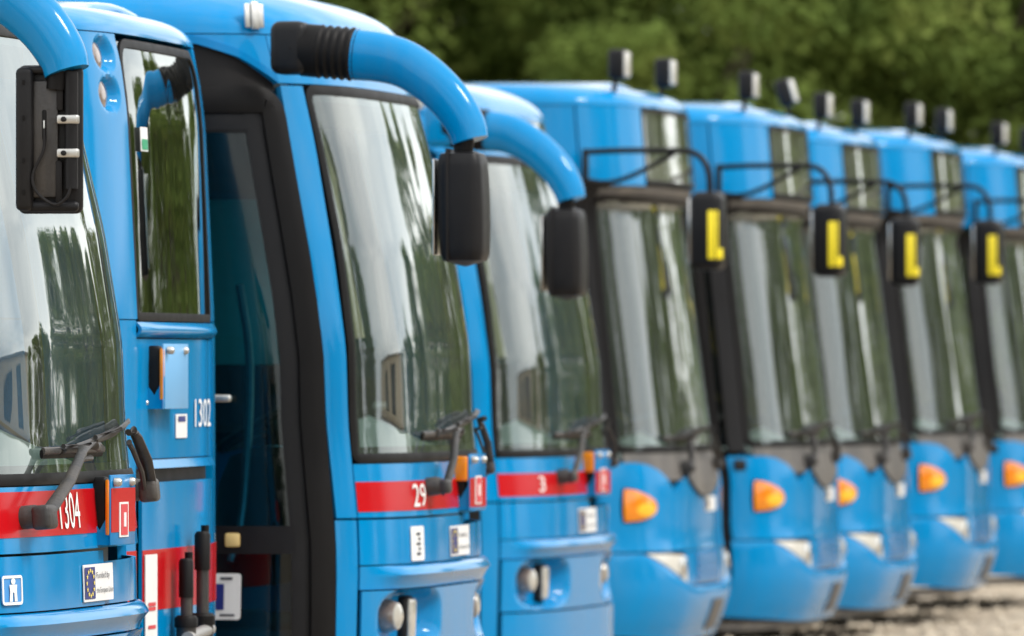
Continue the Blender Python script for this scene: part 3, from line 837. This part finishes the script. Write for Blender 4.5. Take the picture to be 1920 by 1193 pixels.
        for z in (.055, -.04):
            c = box('clamp', (.062, .03, .026), (.058, -.03, z), STEEL, hd, bevel=.006, seg=3, mtx=Mx)
            lathe('clamp_bolt', [(.008, 0), (.008, .006), (.005, .008)], TRIM, c, Mx @ Matrix.Translation((.048, -.045, z)) @ Matrix.Rotation(math.pi / 2, 4, 'X'), 10)
        for z in (.16, .06, -.06, -.15): box('clip_hole', (.008, .004, .012), (-.068, -.0385, z), RUBBER, hd, bevel=0, mtx=Mx)
        cab = smooth_path([Mx @ Vector(v) for v in ((-.012, -.024, .03), (-.012, -.03, -.03), (-.042, -.034, -.10), (-.03, -.036, -.15), (.02, -.038, -.185), (.055, -.04, -.165), (.068, -.036, -.13))], 5)
        tube('cable', cab, .0045, TRIM, hd, 8)
        box('mirror_glass', (.17, .006, .39), (0, .047, 0), REFL, hd, bevel=.002, mtx=Mx)
    return bus

# ------------------------------------------------------------------ bus parked tail first
RS = Surf([(0, 0), (1.2, 0), (1.75, 0), (2.44, -.03), (2.6, -.05), (2.7, -.075)], [(0, 1.25), (1.2, 1.25), (2.7, 1.2)], .45, 3.2, 2.70, (.14, .09, .2))
def make_tail_bus(label, loc, phi):
    S = RS
    bus = thing('bus', label, 'bus', loc, R_(-phi))
    roof(bus, S, 2.70)
    qa = lambda v: itp([(1.7, -.64), (2.75, -.68)], v)
    qb = lambda v: -qa(v)
    zb, zt = 1.755, 2.66
    def dent(q, v):
        o = 0
        for cv in (2.495, 2.625):
            d = math.hypot((q + .82) / .10, (v - cv) / .062)
            k = max(0, min(1, (1 - d) / .45)); o -= .035 * k * k * (3 - 2 * k)
        return o
    for sg in (-1, 1):
        a, b = (-1.6, lambda t: qa(1.76 + .93 * t) - .004) if sg < 0 else (lambda t: qb(1.76 + .93 * t) + .004, 1.6)
        patch(S, 'corner_panel', a, b, 1.76, 2.696, BLUE, bus, off=dent, nq=110 if sg < 0 else 16, nv=90 if sg < 0 else 16, th=.03)
        a, b = (-1.6, -.66) if sg < 0 else (.66, 1.6)
        patch(S, 'corner_panel', a, b, .25, 1.756, BLUE, bus, nq=20, nv=16, th=.03)
        patch(S, 'red_stripe', a, b, .80, 1.0, RED, bus, off=.0025, nq=20, nv=3, th=.002)
    for cv in (2.495, 2.625):
        M = S.frame(-.845, cv, -.034)
        lp = lathe('round_lamp', [(.05, -.01), (.05, .008), (.04, .016), (.015, .02)], LENSD, bus, M, 20)
        lathe('lamp_ring', [(.056, -.012), (.056, .006), (.050, .009)], REFL, lp, M, 20)
    # wide window that bends over the top edge
    p = rr_path(lambda v: qa(v), lambda v: qb(v), zb, 2.685, (.03, .03, .12, .12))
    rg = ring(S, 'window_rubber', p, .028, RUBBER, bus, off=-.002, th=.03, crown=.002)
    patch(S, 'window', lambda t: qa(lerp(zb, 2.685, t)) + .015, lambda t: qb(lerp(zb, 2.685, t)) - .015, zb + .01, 2.675, RG, bus, off=-.008, nq=48, nv=40, th=0)
    g = shrink(p, .03)
    st = fill(S, 'window_sticker', rr_path(-.53, -.43, 2.315, 2.395, .003, k=1), WHITEP, bus, off=.003, th=.001, rows=2)
    fill(S, 'sticker_field', rr_path(-.52, -.44, 2.32, 2.355, .003, k=1), GREEN, st, off=.005, th=0, rows=2)
    # panels below the window
    patch(S, 'window_sill', -.656, .656, 1.70, 1.751, BLUE, bus, off=lambda q, v: .018 * math.sin(math.pi * max(0, min(1, (v - 1.70) / .051))), nq=24, nv=6)
    patch(S, 'number_panel', -.656, .656, 1.30, 1.696, BLUE, bus, off=-.006, nq=24, nv=6)
    lv = patch(S, 'louvre_hood', -.60, .62, 1.268, 1.296, BLUE, bus, off=lambda q, v: .014 * max(0, min(1, (1.296 - v) / .028)), nq=24, nv=5, th=.03)
    patch(S, 'louvre_gap', -.60, .62, 1.20, 1.262, RUBBER, bus, off=-.02, nq=16, nv=2, th=0)
    patch(S, 'engine_lid', -.60, .60, .34, 1.222, BLUE, bus, off=.004, nq=24, nv=10)
    patch(S, 'red_stripe', -.60, .60, .80, 1.0, RED, bus, off=.0065, nq=20, nv=3, th=.002)
    patch(S, 'seam_backing', -.7, .7, .25, 1.75, RUBBER, bus, off=-.024, nq=20, nv=8, th=0)
    patch(S, 'bumper', -.656, .656, .25, .335, BLACK, bus, off=.02, nq=20, nv=3)
    sp = fill(S, 'notice_strip', rr_path(-.585, -.43, .66, .985, .004, k=1), WHITEP, bus, off=.012, th=.003, rows=3)
    for z in (.70, .74, .80, .815): fill(S, 'strip_mark', rr_path(-.555, -.46, z, z + .012, .001, k=1), REDP, sp, off=.0145, th=0, rows=2)
    lettering(S, 'fleet_number', '1302', .26, .60, 1.40, 1.495, WHITEL, bus, .0)
    st = fill(S, 'sticker', rr_path(-.07, .12, 1.365, 1.445, .004, k=1), WHITEP, bus, off=-.001, th=.003, rows=3)
    fill(S, 'sticker_bar', rr_path(-.04, .08, 1.42, 1.438, .002, k=1), NAVY, st, off=.0015, th=0, rows=2)
    lamp_box(S, bus, -.50, 1.572, False, w=.33, h=.215, plate=mat('pale_blue_plate', (.13, .36, .62), .4, var=.1))
    # towing gear: two upright cylinders with black caps joined by a bar
    tg = None
    for q, top, w in ((-.18, .965, .02), (.10, 1.05, .022)):
        b = S.pt(q, .8); x = b.x + .055; y = b.y
        r = lathe('tow_cylinder', [(w * .8, .35), (w * 1.7, .36), (w * 1.7, .74), (w * .95, .75), (w * .95, top - .10)], WORN, bus, Matrix.Translation((x, y, 0)), 14)
        lathe('cylinder_cap', [(w * 1.25, top - .13), (w * 1.25, top - .01), (w * .9, top)], RUBBER, r, Matrix.Translation((x, y, 0)), 14)
        lathe('cylinder_collar', [(w * 2.0, .735), (w * 2.0, .765), (w * 1.6, .775)], RUBBER, r, Matrix.Translation((x, y, 0)), 14)
        tube('cylinder_pin', [(x, y + .045, .66), (x, y + .045, top + .02)], .014, RUBBER, r, 10)
    b0 = S.pt(-.18, .8); b1 = S.pt(.10, .8)
    tube('tow_bar', [(b0.x + .07, b0.y - .05, .70), (b1.x + .07, b1.y + .05, .72)], .022, mat('grey_galvanised', (.35, .34, .32), .5, metal=.6, var=.3), bus, 12)
    shell(bus, S, 1.604, 1.604, 1.30, 2.45, 2.70, None, None, wheels=(-2.6, -7.2))
    patch(S, 'side_red_stripe', -(S.Q + LEN - S.D), -1.604, .80, 1.0, RED, bus, off=.0025, nq=20, nv=3, th=.002)
    interior(bus, S, .9, 1.3, 2.50, rear=True)
    return bus

# ------------------------------------------------------------------ city bus with roof lamps
BS = Surf([(0, -.10), (.2, -.065), (.30, -.015), (.42, .022), (.5, .026), (.64, .02), (.70, 0), (1.0, 0), (1.2, -.04), (2.46, -.205), (2.50, -.13), (2.96, -.17)],
          [(0, 1.25), (1.2, 1.25), (2.96, 1.2)], .7, 3.2, 2.95, (.26, .11, .12))
def make_city_bus(label, loc, phi):
    S = BS
    bus = thing('city_bus', label, 'bus', loc, R_(-phi), 'city buses with roof lamps')
    zc = 2.54                                    # foot of the roof cap
    ql = lambda v: itp([(1.1, -1.17), (2.49, -1.13)], v); qr = lambda v: -ql(v)
    roof(bus, S, 2.95)
    # roof cap: corners, display glass
    for sg in (-1, 1):
        a, b = (-1.256, -.715) if sg < 0 else (.715, 1.255)
        patch(S, 'cap_corner', a, b, zc, 2.946, BLUE, bus, nq=14, nv=8, th=.03)
        a, b = (-2.5, -1.266) if sg < 0 else (1.266, 1.65)
        patch(S, 'cap_side', a, b, zc, 2.946, BLUE, bus, off=-.003, nq=14, nv=6, th=.03)
    patch(S, 'cap_seam_backing', -2.4, 1.5, zc + .01, 2.94, RUBBER, bus, off=-.06, nq=40, nv=3, th=0)
    pth = rr_path(-.71, .71, zc + .01, 2.945, (.04, .04, .07, .07))
    ring(S, 'display_frame', pth, .022, TRIM, bus, off=.002, th=.03, crown=.002)
    patch(S, 'display_glass', -.70, .70, zc + .02, 2.936, CG, bus, off=-.004, nq=40, nv=10, th=0)
    patch(S, 'display_board', -.69, .69, zc + .02, 2.69, DISPLAY, bus, off=-.03, nq=20, nv=3, th=.01)
    patch(S, 'display_board', -.70, .70, 2.694, 2.94, DISPG, bus, off=-.035, nq=20, nv=3, th=.01)
    # header strip and windshield
    patch(S, 'windshield_header', -1.14, 1.14, 2.475, zc - .004, GREYCOWL, bus, off=-.01, nq=30, nv=3, th=.03)
    p = rr_path(ql, qr, 1.165, 2.485, (.06, .06, .05, .05))
    ring(S, 'windshield_rubber', p, .035, RUBBER, bus, off=.002, th=.03)
    patch(S, 'windshield', lambda t: ql(lerp(1.165, 2.485, t)) + .02, lambda t: qr(lerp(1.165, 2.485, t)) - .02, 1.18, 2.47, WS, bus, off=-.003, nq=64, nv=36, th=0)
    # black pillar and door
    for sg in (-1, 1):
        a, b = ((lambda t: ql(lerp(1.1, 2.5, t)) - .11), (lambda t: ql(lerp(1.1, 2.5, t)) - .003)) if sg < 0 else ((lambda t: qr(lerp(1.1, 2.5, t)) + .003), (lambda t: qr(lerp(1.1, 2.5, t)) + .11))
        patch(S, 'a_pillar', a, b, 1.14, zc - .004, BLACK, bus, nq=4, nv=14, th=.03)
    qd = lambda v: itp([(.3, -1.29), (1.1, -1.29), (2.5, -1.25)], v)
    p = rr_path(-2.5, lambda v: qd(v) - .03, .30, zc - .006, (.02, .02, .04, .04))
    leaf = ring(S, 'door_frame', p, .06, RUBBER, bus, off=-.002, th=.04, crown=.006)
    patch(S, 'door_pane', -2.46, -1.90, 1.16, 2.49, SG, leaf, off=-.02, nq=6, nv=6, th=0)
    patch(S, 'door_pane', -1.86, lambda t: qd(lerp(1.1, 2.5, t)) - .055, 1.16, 2.49, SG, leaf, off=-.02, nq=6, nv=6, th=0)
    tube('door_post', [S.off(-1.88, .34, -.01), S.off(-1.88, 2.5, -.01)], .025, RUBBER, leaf, 8)
    tube('door_post', [S.off(-1.42, .34, -.03), S.off(-1.42, 2.5, -.03)], .016, RUBBER, leaf, 8)
    patch(S, 'door_rail', -2.46, -1.36, 1.09, 1.165, BLACK, leaf, off=-.012, nq=10, nv=3, th=.02)
    patch(S, 'door_pane', -2.46, -1.90, .34, 1.09, SG, leaf, off=-.02, nq=6, nv=6, th=0)
    patch(S, 'door_pane', -1.86, -1.365, .34, 1.09, SG, leaf, off=-.02, nq=6, nv=6, th=0)
    # cowl: dark foot of windshield, grey worn centre
    patch(S, 'cowl', -1.12, 1.12, 1.02, 1.161, GREYCOWL, bus, off=-.006, nq=30, nv=4)
    cen = lambda u: .93 + .09 * (abs(2 * u - 1)) ** 2
    patch(S, 'wiper_cowl', -.42, .42, lambda u: cen(u), 1.12, GREYCOWL, bus, off=.022, nq=20, nv=5)
    # blue corners with a rounded shoulder
    sh = lambda q: itp([(-1.32, 1.112), (-1.05, 1.112), (-.95, 1.10), (-.85, 1.07), (-.77, 1.03), (-.72, .985), (-.68, .955), (-.64, .96), (-.55, 1.0), (-.46, 1.035), (-.40, 1.04)], -abs(q))
    for sg in (-1, 1):
        a, b = (-1.30, -.425) if sg < 0 else (.425, 1.30)
        patch(S, 'corner_panel', a, b, .655, lambda u, a=a, b=b: sh(lerp(a, b, u)), BLUE, bus, off=.008, nq=40, nv=10, th=.04)
    patch(S, 'front_panel', -.42, .42, .655, lambda u: cen(u) - .006, BLUE, bus, off=.004, nq=20, nv=8, th=.03)
    patch(S, 'seam_backing', -1.30, 1.30, .25, 1.10, RUBBER, bus, off=-.03, nq=30, nv=8, th=0)
    gr = patch(S, 'grille', -.548, .548, .478, .650, BLUE, bus, off=.004, nq=24, nv=4, th=.02)
    for k in range(5): tube('grille_slat', [S.off(q, .505 + .030 * k, .008) for q in np.linspace(-.33, .30, 8)], .0085, BLUE2, gr, 6)
    # bumper, its shoulder drops towards the centre
    bt = lambda q: itp([(-1.35, .648), (-1.05, .645), (-.92, .60), (-.72, .53), (-.55, .485), (-.40, .47), (0, .468)], -abs(q))
    def boff(q, v):
        t = max(0, min(1, (bt(q) - v) / .07)); return .010 + .028 * math.sqrt(max(0, 1 - (1 - t) ** 2)) * (1 if abs(q) < .6 else max(.15, 1 - (abs(q) - .6) / .5))
    patch(S, 'bumper', -1.315, 1.315, lambda u: .20 + .035 * (abs(2 * u - 1)) ** 2, lambda u: bt(lerp(-1.315, 1.315, u)), BLUE, bus, off=boff, nq=70, nv=22, th=.05)
    patch(S, 'bumper_lip', -1.3, 1.3, .155, .20, GREYCOWL, bus, off=.0, nq=30, nv=3, th=.03)
    patch(S, 'bumper_intake', .02, .30, .25, .40, GREYCOWL, bus, off=.048, nq=8, nv=4, th=.02)
    # headlight wedges
    for sg in (-1, 1):
        pts = [(-1.03, .643), (-.85, .64), (-.62, .632), (-.56, .62), (-.555, .49), (-.60, .50), (-.74, .545), (-.90, .60)]
        out = []
        for i in range(len(pts)):
            a, b = pts[i], pts[(i + 1) % len(pts)]
            for k in range(5): out.append((sg * -lerp(a[0], b[0], k / 5) * -1 if sg < 0 else -lerp(a[0], b[0], k / 5), lerp(a[1], b[1], k / 5)))
        if sg < 0:
            out = [(lerp(0, 0, 0) + q if q < 0 else -q, v) for q, v in out][::-1]
        h = fill(S, 'headlight', out, CREAM, bus, off=.012, th=.03, rows=5)
        lathe('reflector', [(.05, -.01), (.05, .008), (.03, .018)], REFL, h, S.frame(sg * .64, .575, .012), 16)
    # amber indicator, D shaped, on each corner
    for sg in (-1, 1):
        pts = []
        c = [(-1.165, .806), (-1.175, .86), (-1.175, .93), (-1.165, .985), (-1.10, .978), (-1.01, .95), (-.93, .915), (-.905, .885), (-.915, .86), (-.97, .832), (-1.07, .812)]
        for i in range(len(c)):
            a, b = c[i], c[(i + 1) % len(c)]
            for k in range(4): pts.append((lerp(a[0], b[0], k / 4), lerp(a[1], b[1], k / 4)))
        pts = pts[::-1]
        if sg > 0: pts = [(-q, v) for q, v in pts][::-1]
        rim = fill(S, 'indicator', pts, RUBBER, bus, off=.014, th=.02, rows=3)
        cq = sum(q for q, v in pts) / len(pts); cv = sum(v for q, v in pts) / len(pts)
        ins = [(lerp(q, cq, .07), lerp(v, cv, .07)) for q, v in pts]
        dome = lambda q, v: .016 + .022 * max(0, 1 - (((q - cq) / .15) ** 2 + ((v - cv) / .10) ** 2))
        fill(S, 'amber_lens', ins, AMBER, rim, off=dome, th=.004, rows=8)
        sgq = -1 if cq < 0 else 1
        core = [(cq - sgq * .03 + .075 * math.cos(b_), cv - .02 + .034 * math.sin(b_)) for b_ in np.linspace(0, 2 * math.pi, 21)[:-1]]
        fill(S, 'reflector_glint', core, mat('amber_glint', (1.0, .50, .03), .2, var=.2, nscale=20), rim, off=lambda q, v: dome(q, v) + .003, th=.004, rows=4)  # lighter yellow oval: reflector bowl, its glint put into the colour
    # stickers
    eu_sticker(S, bus, .02, .34, .85, 1.0 - .075, .028 if False else .008, text=False)
    # wipers
    wiper(S, bus, .30, 1.09, -.35, .35, 1.27, slope=.03, proud=.06, k=.65)
    wiper(S, bus, -.45, 1.08, -.75, -.05, 1.235, proud=.05, k=.65)
    # roof lamps
    for q, y in ((0, -.80), (1, .50)):
        lp = box('roof_lamp', (.085, .13, .155), (-.30, y, 3.165), BLACK, bus, bevel=.02, seg=3)
        box('lens', (.02, .115, .13), (-.252, y, 3.165), CREAM, lp, bevel=.008, rot=(0, 0, 0))
        tube('stem', [(-.315, y, 3.09), (-.325, y, 2.99)], .014, BLACK, lp, 8)
    # mirror on its tube frame
    br = box('mirror_bracket', (.03, .05, .19), (-.385, -1.245, 2.625), BLACK, bus, bevel=.01)
    vs, fs = tube_data(smooth_path([(-.385, -1.26, 2.702), (-.2, -1.29, 2.708), (.05, -1.32, 2.706), (.18, -1.335, 2.698), (.245, -1.345, 2.655), (.275, -1.35, 2.58), (.28, -1.35, 2.48)], 6), .016, 10)
    tube_data(smooth_path([(-.385, -1.26, 2.552), (-.25, -1.275, 2.548), (-.12, -1.30, 2.585), (.09, -1.325, 2.69)], 6), .013, 10, vs, fs)
    tube_data([(-.38, -1.25, 2.552), (-.30, -1.10, 2.535)], .02, 8, vs, fs)
    link('mirror_arm', vs, fs, BLACK, bus)
    mh = box('mirror_housing', (.165, .20, .40), (.272, -1.35, 2.295), BLACK, bus, bevel=.045, seg=4)
    box('mirror_glass', (.01, .16, .33), (.187, -1.35, 2.295), REFL, mh, bevel=.004)
    box('yellow_mark', (.052, .005, .245), (.314, -1.4475, 2.275), YELLOW, mh, bevel=.001, rot=(0, 0, R_(18)))
    box('yellow_mark', (.030, .005, .052), (.3475, -1.4265, 2.1785), YELLOW, mh, bevel=.001, rot=(0, 0, R_(50)))
    shell(bus, S, 2.504, 1.30, 1.12, zc - .01, 2.946, None, None, wheels=(-2.75, -7.0))
    interior(bus, S, .42, 1.14, 2.66)
    return bus

# ------------------------------------------------------------------ place the row
make_coach('blue coach nearest the camera, numbered 1304, its bare mirror back showing metal clamps', (-1.248, 25.427, 0), 11.0, ('1304', -.35, -.12, 1.125, 1.232), red_z=(1.108, 1.240), back_mirror=True, arm_dx=-.055, arm_dz=.03, pictogram=True, wq=-.68, wk=.95)
make_tail_bus('blue bus with tinted curved window, two round recessed corner lamps and number 1302', (-1.112, 28.635, 0), 9.0)
make_coach('blue coach with dark glass door, black bellows on its mirror arm and white sign', (-.206, 31.629, 0), 10.5, ('29', -.66, -.50, 1.095, 1.178), red_z=(1.083, 1.19), door_sign=True, tall_sticker=True)
make_coach('blurred blue coach with curved mirror arm, the third red-striped front, before the roof-lamp buses', (.333, 39.218, -.06), 13.0, ('3', -.74, -.67, 1.10, 1.17), red_z=(1.083, 1.185), arm_dx=-.07, base_mat=BLUE)
b1 = make_city_bus('blue city bus with two roof lamps directly behind the third coach, nearest of its kind', (1.002, 44.724, 0), 11.6)
for lab, ph, loc in (('second blue city bus in the roof-lamp row, its second roof lamp tilted', 11.2, (1.755, 48.024, 0)),
                 ('third blue city bus in the roof-lamp row, its amber indicator half hidden', 11.9, (2.287, 51.024, -.02)),
                 ('fourth blue city bus in the roof-lamp row, second from the far right end', 11.3, (2.957, 54.124, .02)),
                 ('farthest blue city bus, cut off by the right edge of the photo', 11.8, (3.706, 57.724, .0))):
    c = copy_tree(b1, loc, R_(-ph)); c['label'] = lab
    tw = {11.2: -5, 11.9: 4, 11.3: -3, 11.8: 6}[ph]
    for ch in c.children:
        if ch.name.startswith(('mirror_arm', 'mirror_housing')):
            pv = Vector((-.385, -1.245, 0)); Rm = Matrix.Rotation(R_(tw), 3, 'Z')
            ch.location = pv - Rm @ pv; ch.rotation_euler = (0, 0, R_(tw))
    if 'second blue' in lab or 'farthest' in lab:
        v = box('vent_cover', (.075, .06, .012), (0, 0, 0), TRIM, c, bevel=.008, mtx=BS.frame(-1.235, 1.065, .012))
    if lab.startswith('second'):
        rl = [o for o in c.children if o.name.startswith('roof_lamp')][1]
        rl.location = (.38, .0, -.16); 
        rl.matrix_parent_inverse = Matrix.Identity(4)
        rl.location = Vector((-.30, .50, 3.165)) - Matrix.Rotation(R_(-16), 3, 'Y') @ Vector((-.30, .50, 3.165)); rl.rotation_euler = (0, R_(-16), 0)

# ------------------------------------------------------------------ trees
def leaf_mat(name, c0, c1, c2):
    m = bpy.data.materials.new(name); m.use_nodes = True; nt = m.node_tree; N = nt.nodes; L = nt.links
    for n in list(N): N.remove(n)
    o = N.new('ShaderNodeOutputMaterial'); tc = N.new('ShaderNodeTexCoord'); n = N.new('ShaderNodeTexNoise'); n.inputs['Scale'].default_value = .9; n.inputs['Detail'].default_value = 4
    L.new(tc.outputs['Object'], n.inputs['Vector'])
    cr = N.new('ShaderNodeValToRGB'); cr.color_ramp.elements[0].position = .32; cr.color_ramp.elements[0].color = (*c0, 1); cr.color_ramp.elements[1].position = .7; cr.color_ramp.elements[1].color = (*c2, 1)
    e = cr.color_ramp.elements.new(.52); e.color = (*c1, 1); L.new(n.outputs[0], cr.inputs[0])
    d = N.new('ShaderNodeBsdfDiffuse'); t = N.new('ShaderNodeBsdfTranslucent'); L.new(cr.outputs[0], d.inputs[0]); L.new(cr.outputs[0], t.inputs[0])
    mx = N.new('ShaderNodeMixShader'); mx.inputs[0].default_value = .48; L.new(d.outputs[0], mx.inputs[1]); L.new(t.outputs[0], mx.inputs[2]); L.new(mx.outputs[0], o.inputs[0])
    return m
LEAF = leaf_mat('leaves', (.115, .17, .045), (.18, .245, .06), (.27, .32, .09))
BARK = mat('bark', (.09, .07, .05), .9, var=.3, nscale=12, bump=.5, bscale=25)

def crown_mesh(seed, H, W, z0, nleaf, leaf):
    """leaf-sized quads on many clumps scattered through the crown volume"""
    g = np.random.default_rng(seed); vs = []; fs = []
    ncl = 130
    for c in range(ncl):
        zt = g.uniform(0, 1); z = z0 + (H - z0) * zt
        rad = W * (.30 + .72 * math.sin(math.pi * min(1, .12 + zt * .86)) ** .8) * g.uniform(.45, 1.0)
        a = g.uniform(0, 2 * math.pi); cx, cy = rad * math.cos(a), rad * math.sin(a)
        rc = g.uniform(.45, 1.0)
        k = int(nleaf / ncl * rc * 1.3)
        d = g.normal(size=(k, 3)); d /= np.linalg.norm(d, axis=1)[:, None]
        r = rc * g.uniform(.55, 1.05, size=(k, 1))
        P = d * r * np.array([1.1, 1.1, .75]) + np.array([cx, cy, z])
        n = d + g.normal(size=(k, 3)) * .6 + np.array([0, 0, .5]); n /= np.linalg.norm(n, axis=1)[:, None]
        u = np.cross(n, g.normal(size=(k, 3))); u /= np.linalg.norm(u, axis=1)[:, None]; w = np.cross(n, u)
        sz = leaf * g.uniform(.6, 1.3, size=(k, 1))
        vs.append(np.stack([P - u * sz, P + w * sz * .55 + n * sz * .1, P + u * sz, P - w * sz * .55 + n * sz * .1], 1).reshape(-1, 3))
    vs = np.concatenate(vs); fs = np.arange(len(vs)).reshape(-1, 4)
    me = bpy.data.meshes.new('crown'); me.from_pydata(vs.tolist(), [], fs.tolist()); me.materials.append(LEAF); return me
CROWNS = [crown_mesh(11, 9.5, 2.7, .5, 40000, .085), crown_mesh(23, 11, 2.5, .5, 40000, .085), crown_mesh(35, 8.5, 3.0, .5, 40000, .085)]
SLIM = [crown_mesh(51, 9.5, 1.0, .5, 9000, .10), crown_mesh(52, 7.5, 1.2, .5, 9000, .10)]
def trunk_mesh(H, seed):
    g = random.Random(seed); vs = []; fs = []
    pth = [Vector((g.uniform(-.12, .12) * k, g.uniform(-.12, .12) * k, H * .75 * k / 8)) for k in range(9)]
    tube_data(pth, [.2 * (1 - k / 10) + .02 for k in range(9)], 9, vs, fs)
    for k in range(8):
        b = pth[2 + k % 6]; a = g.uniform(0, 6.28); l = g.uniform(1, 2)
        tube_data([b, b + Vector((math.cos(a) * l * .5, math.sin(a) * l * .5, .5)), b + Vector((math.cos(a) * l, math.sin(a) * l, 1.3))], [.07, .05, .02], 6, vs, fs)
    me = bpy.data.meshes.new('trunk'); me.from_pydata([tuple(v) for v in vs], [], fs); me.materials.append(BARK); return me
TRUNKS = [trunk_mesh(9, 1), trunk_mesh(10, 2)]
def tree(name, label, loc, crown, s=1., rot=0., group='trees behind the buses'):
    t = thing(name, label, 'tree', loc, rot, group); t.scale = (s, s, s)
    c = bpy.data.objects.new('crown', crown); COL.objects.link(c); c.parent = t
    k = bpy.data.objects.new('trunk', TRUNKS[int(rot * 7) % 2]); COL.objects.link(k); k.parent = t
    return t
LT = 'leafy green tree in the dense blurred tree belt behind the bus roofs'
g = random.Random(4)
for row, (y, x0, x1, st) in enumerate(((86, -9, 13, 2.7), (90, -10, 14, 2.9), (95, -12, 15, 3.0))):
    x = x0
    while x < x1:
        tree('tree', LT, (x + g.uniform(-.5, .5), y + g.uniform(-1, 1), 0), CROWNS[g.randrange(3)], g.uniform(.72, .92), g.uniform(0, 6)); x += st
# the belt goes on round the yard to the right, where the windshields mirror it
LT2 = 'tree of the belt beside the yard, mirrored in the windshields'
for i in range(15):
    a = R_(8.5 + i * .92); d = 76 + 6 * math.sin(i * 1.7)
    tree('tree', LT2, (d * math.sin(a), d * math.cos(a), 0), (CROWNS + SLIM)[(3, 0, 4, 1, 3, 2)[i % 6]], g.uniform(.58, .82) * (1 - .012 * i), g.uniform(0, 6), 'trees mirrored in the windshields')

for i in range(16):  # unseen trees, placed and sized to darken the windshield reflections
    a = R_(33.5 + i * 3.6 + 1.2 * math.sin(i * 3.3)); d = 58 + 5 * math.sin(i * 2.1)
    tree('tree', 'unseen tree added beside the yard to darken windshield reflections', (d * math.sin(a), d * math.cos(a), 0), CROWNS[i % 3], g.uniform(1.0, 1.5) * (.75 if i == 0 else 1), g.uniform(0, 6), 'trees added beside the yard for reflections')

for i in range(24):  # unseen trees added to darken what camera-facing glass and paint reflect
    a = R_(94 + i * 6.6 + 2 * math.sin(i * 2.3)); d = 44 + 4 * math.sin(i * 1.9)
    tree('tree', 'unseen tree added on the camera side to darken reflections', (d * math.sin(a), d * math.cos(a), 0), CROWNS[i % 3], g.uniform(1.0, 1.4), g.uniform(0, 6), 'trees added on the camera side for reflections')

# ------------------------------------------------------------------ depot: unseen hall added to streak the windshield reflections
def added_hall():
    wallm = mat('cream_render', (.62, .53, .40), .85, var=.1, nscale=3, dirt=.3); doorm = mat('dark_door', (.05, .06, .07), .5); rf = mat('roof_sheet', (.22, .21, .20), .6)
    a = R_(30); d = 84
    t = thing('reflection_hall', 'unseen cream hall with bay doors, added for windshield reflections', 'building', (d * math.sin(a), d * math.cos(a), 0), R_(-30 + 6))
    x = -7
    while x < 7:
        w = 2.4; box('wall_pier', (w, 9, 4.2), (x + w / 2, 4.5, 2.1), wallm, t, bevel=.02); x += w
        if x < 6: box('bay_door', (3.0, .12, 3.5), (x + 1.5, .3, 1.75), doorm, t, bevel=.01); box('lintel', (3.0, 9, .7), (x + 1.5, 4.5, 3.85), wallm, t, bevel=.02); x += 3.0
    box('roof', (x + 7.6, 9.8, .3), ((x - 7) / 2, 4.5, 4.36), rf, t, bevel=.03)
added_hall()
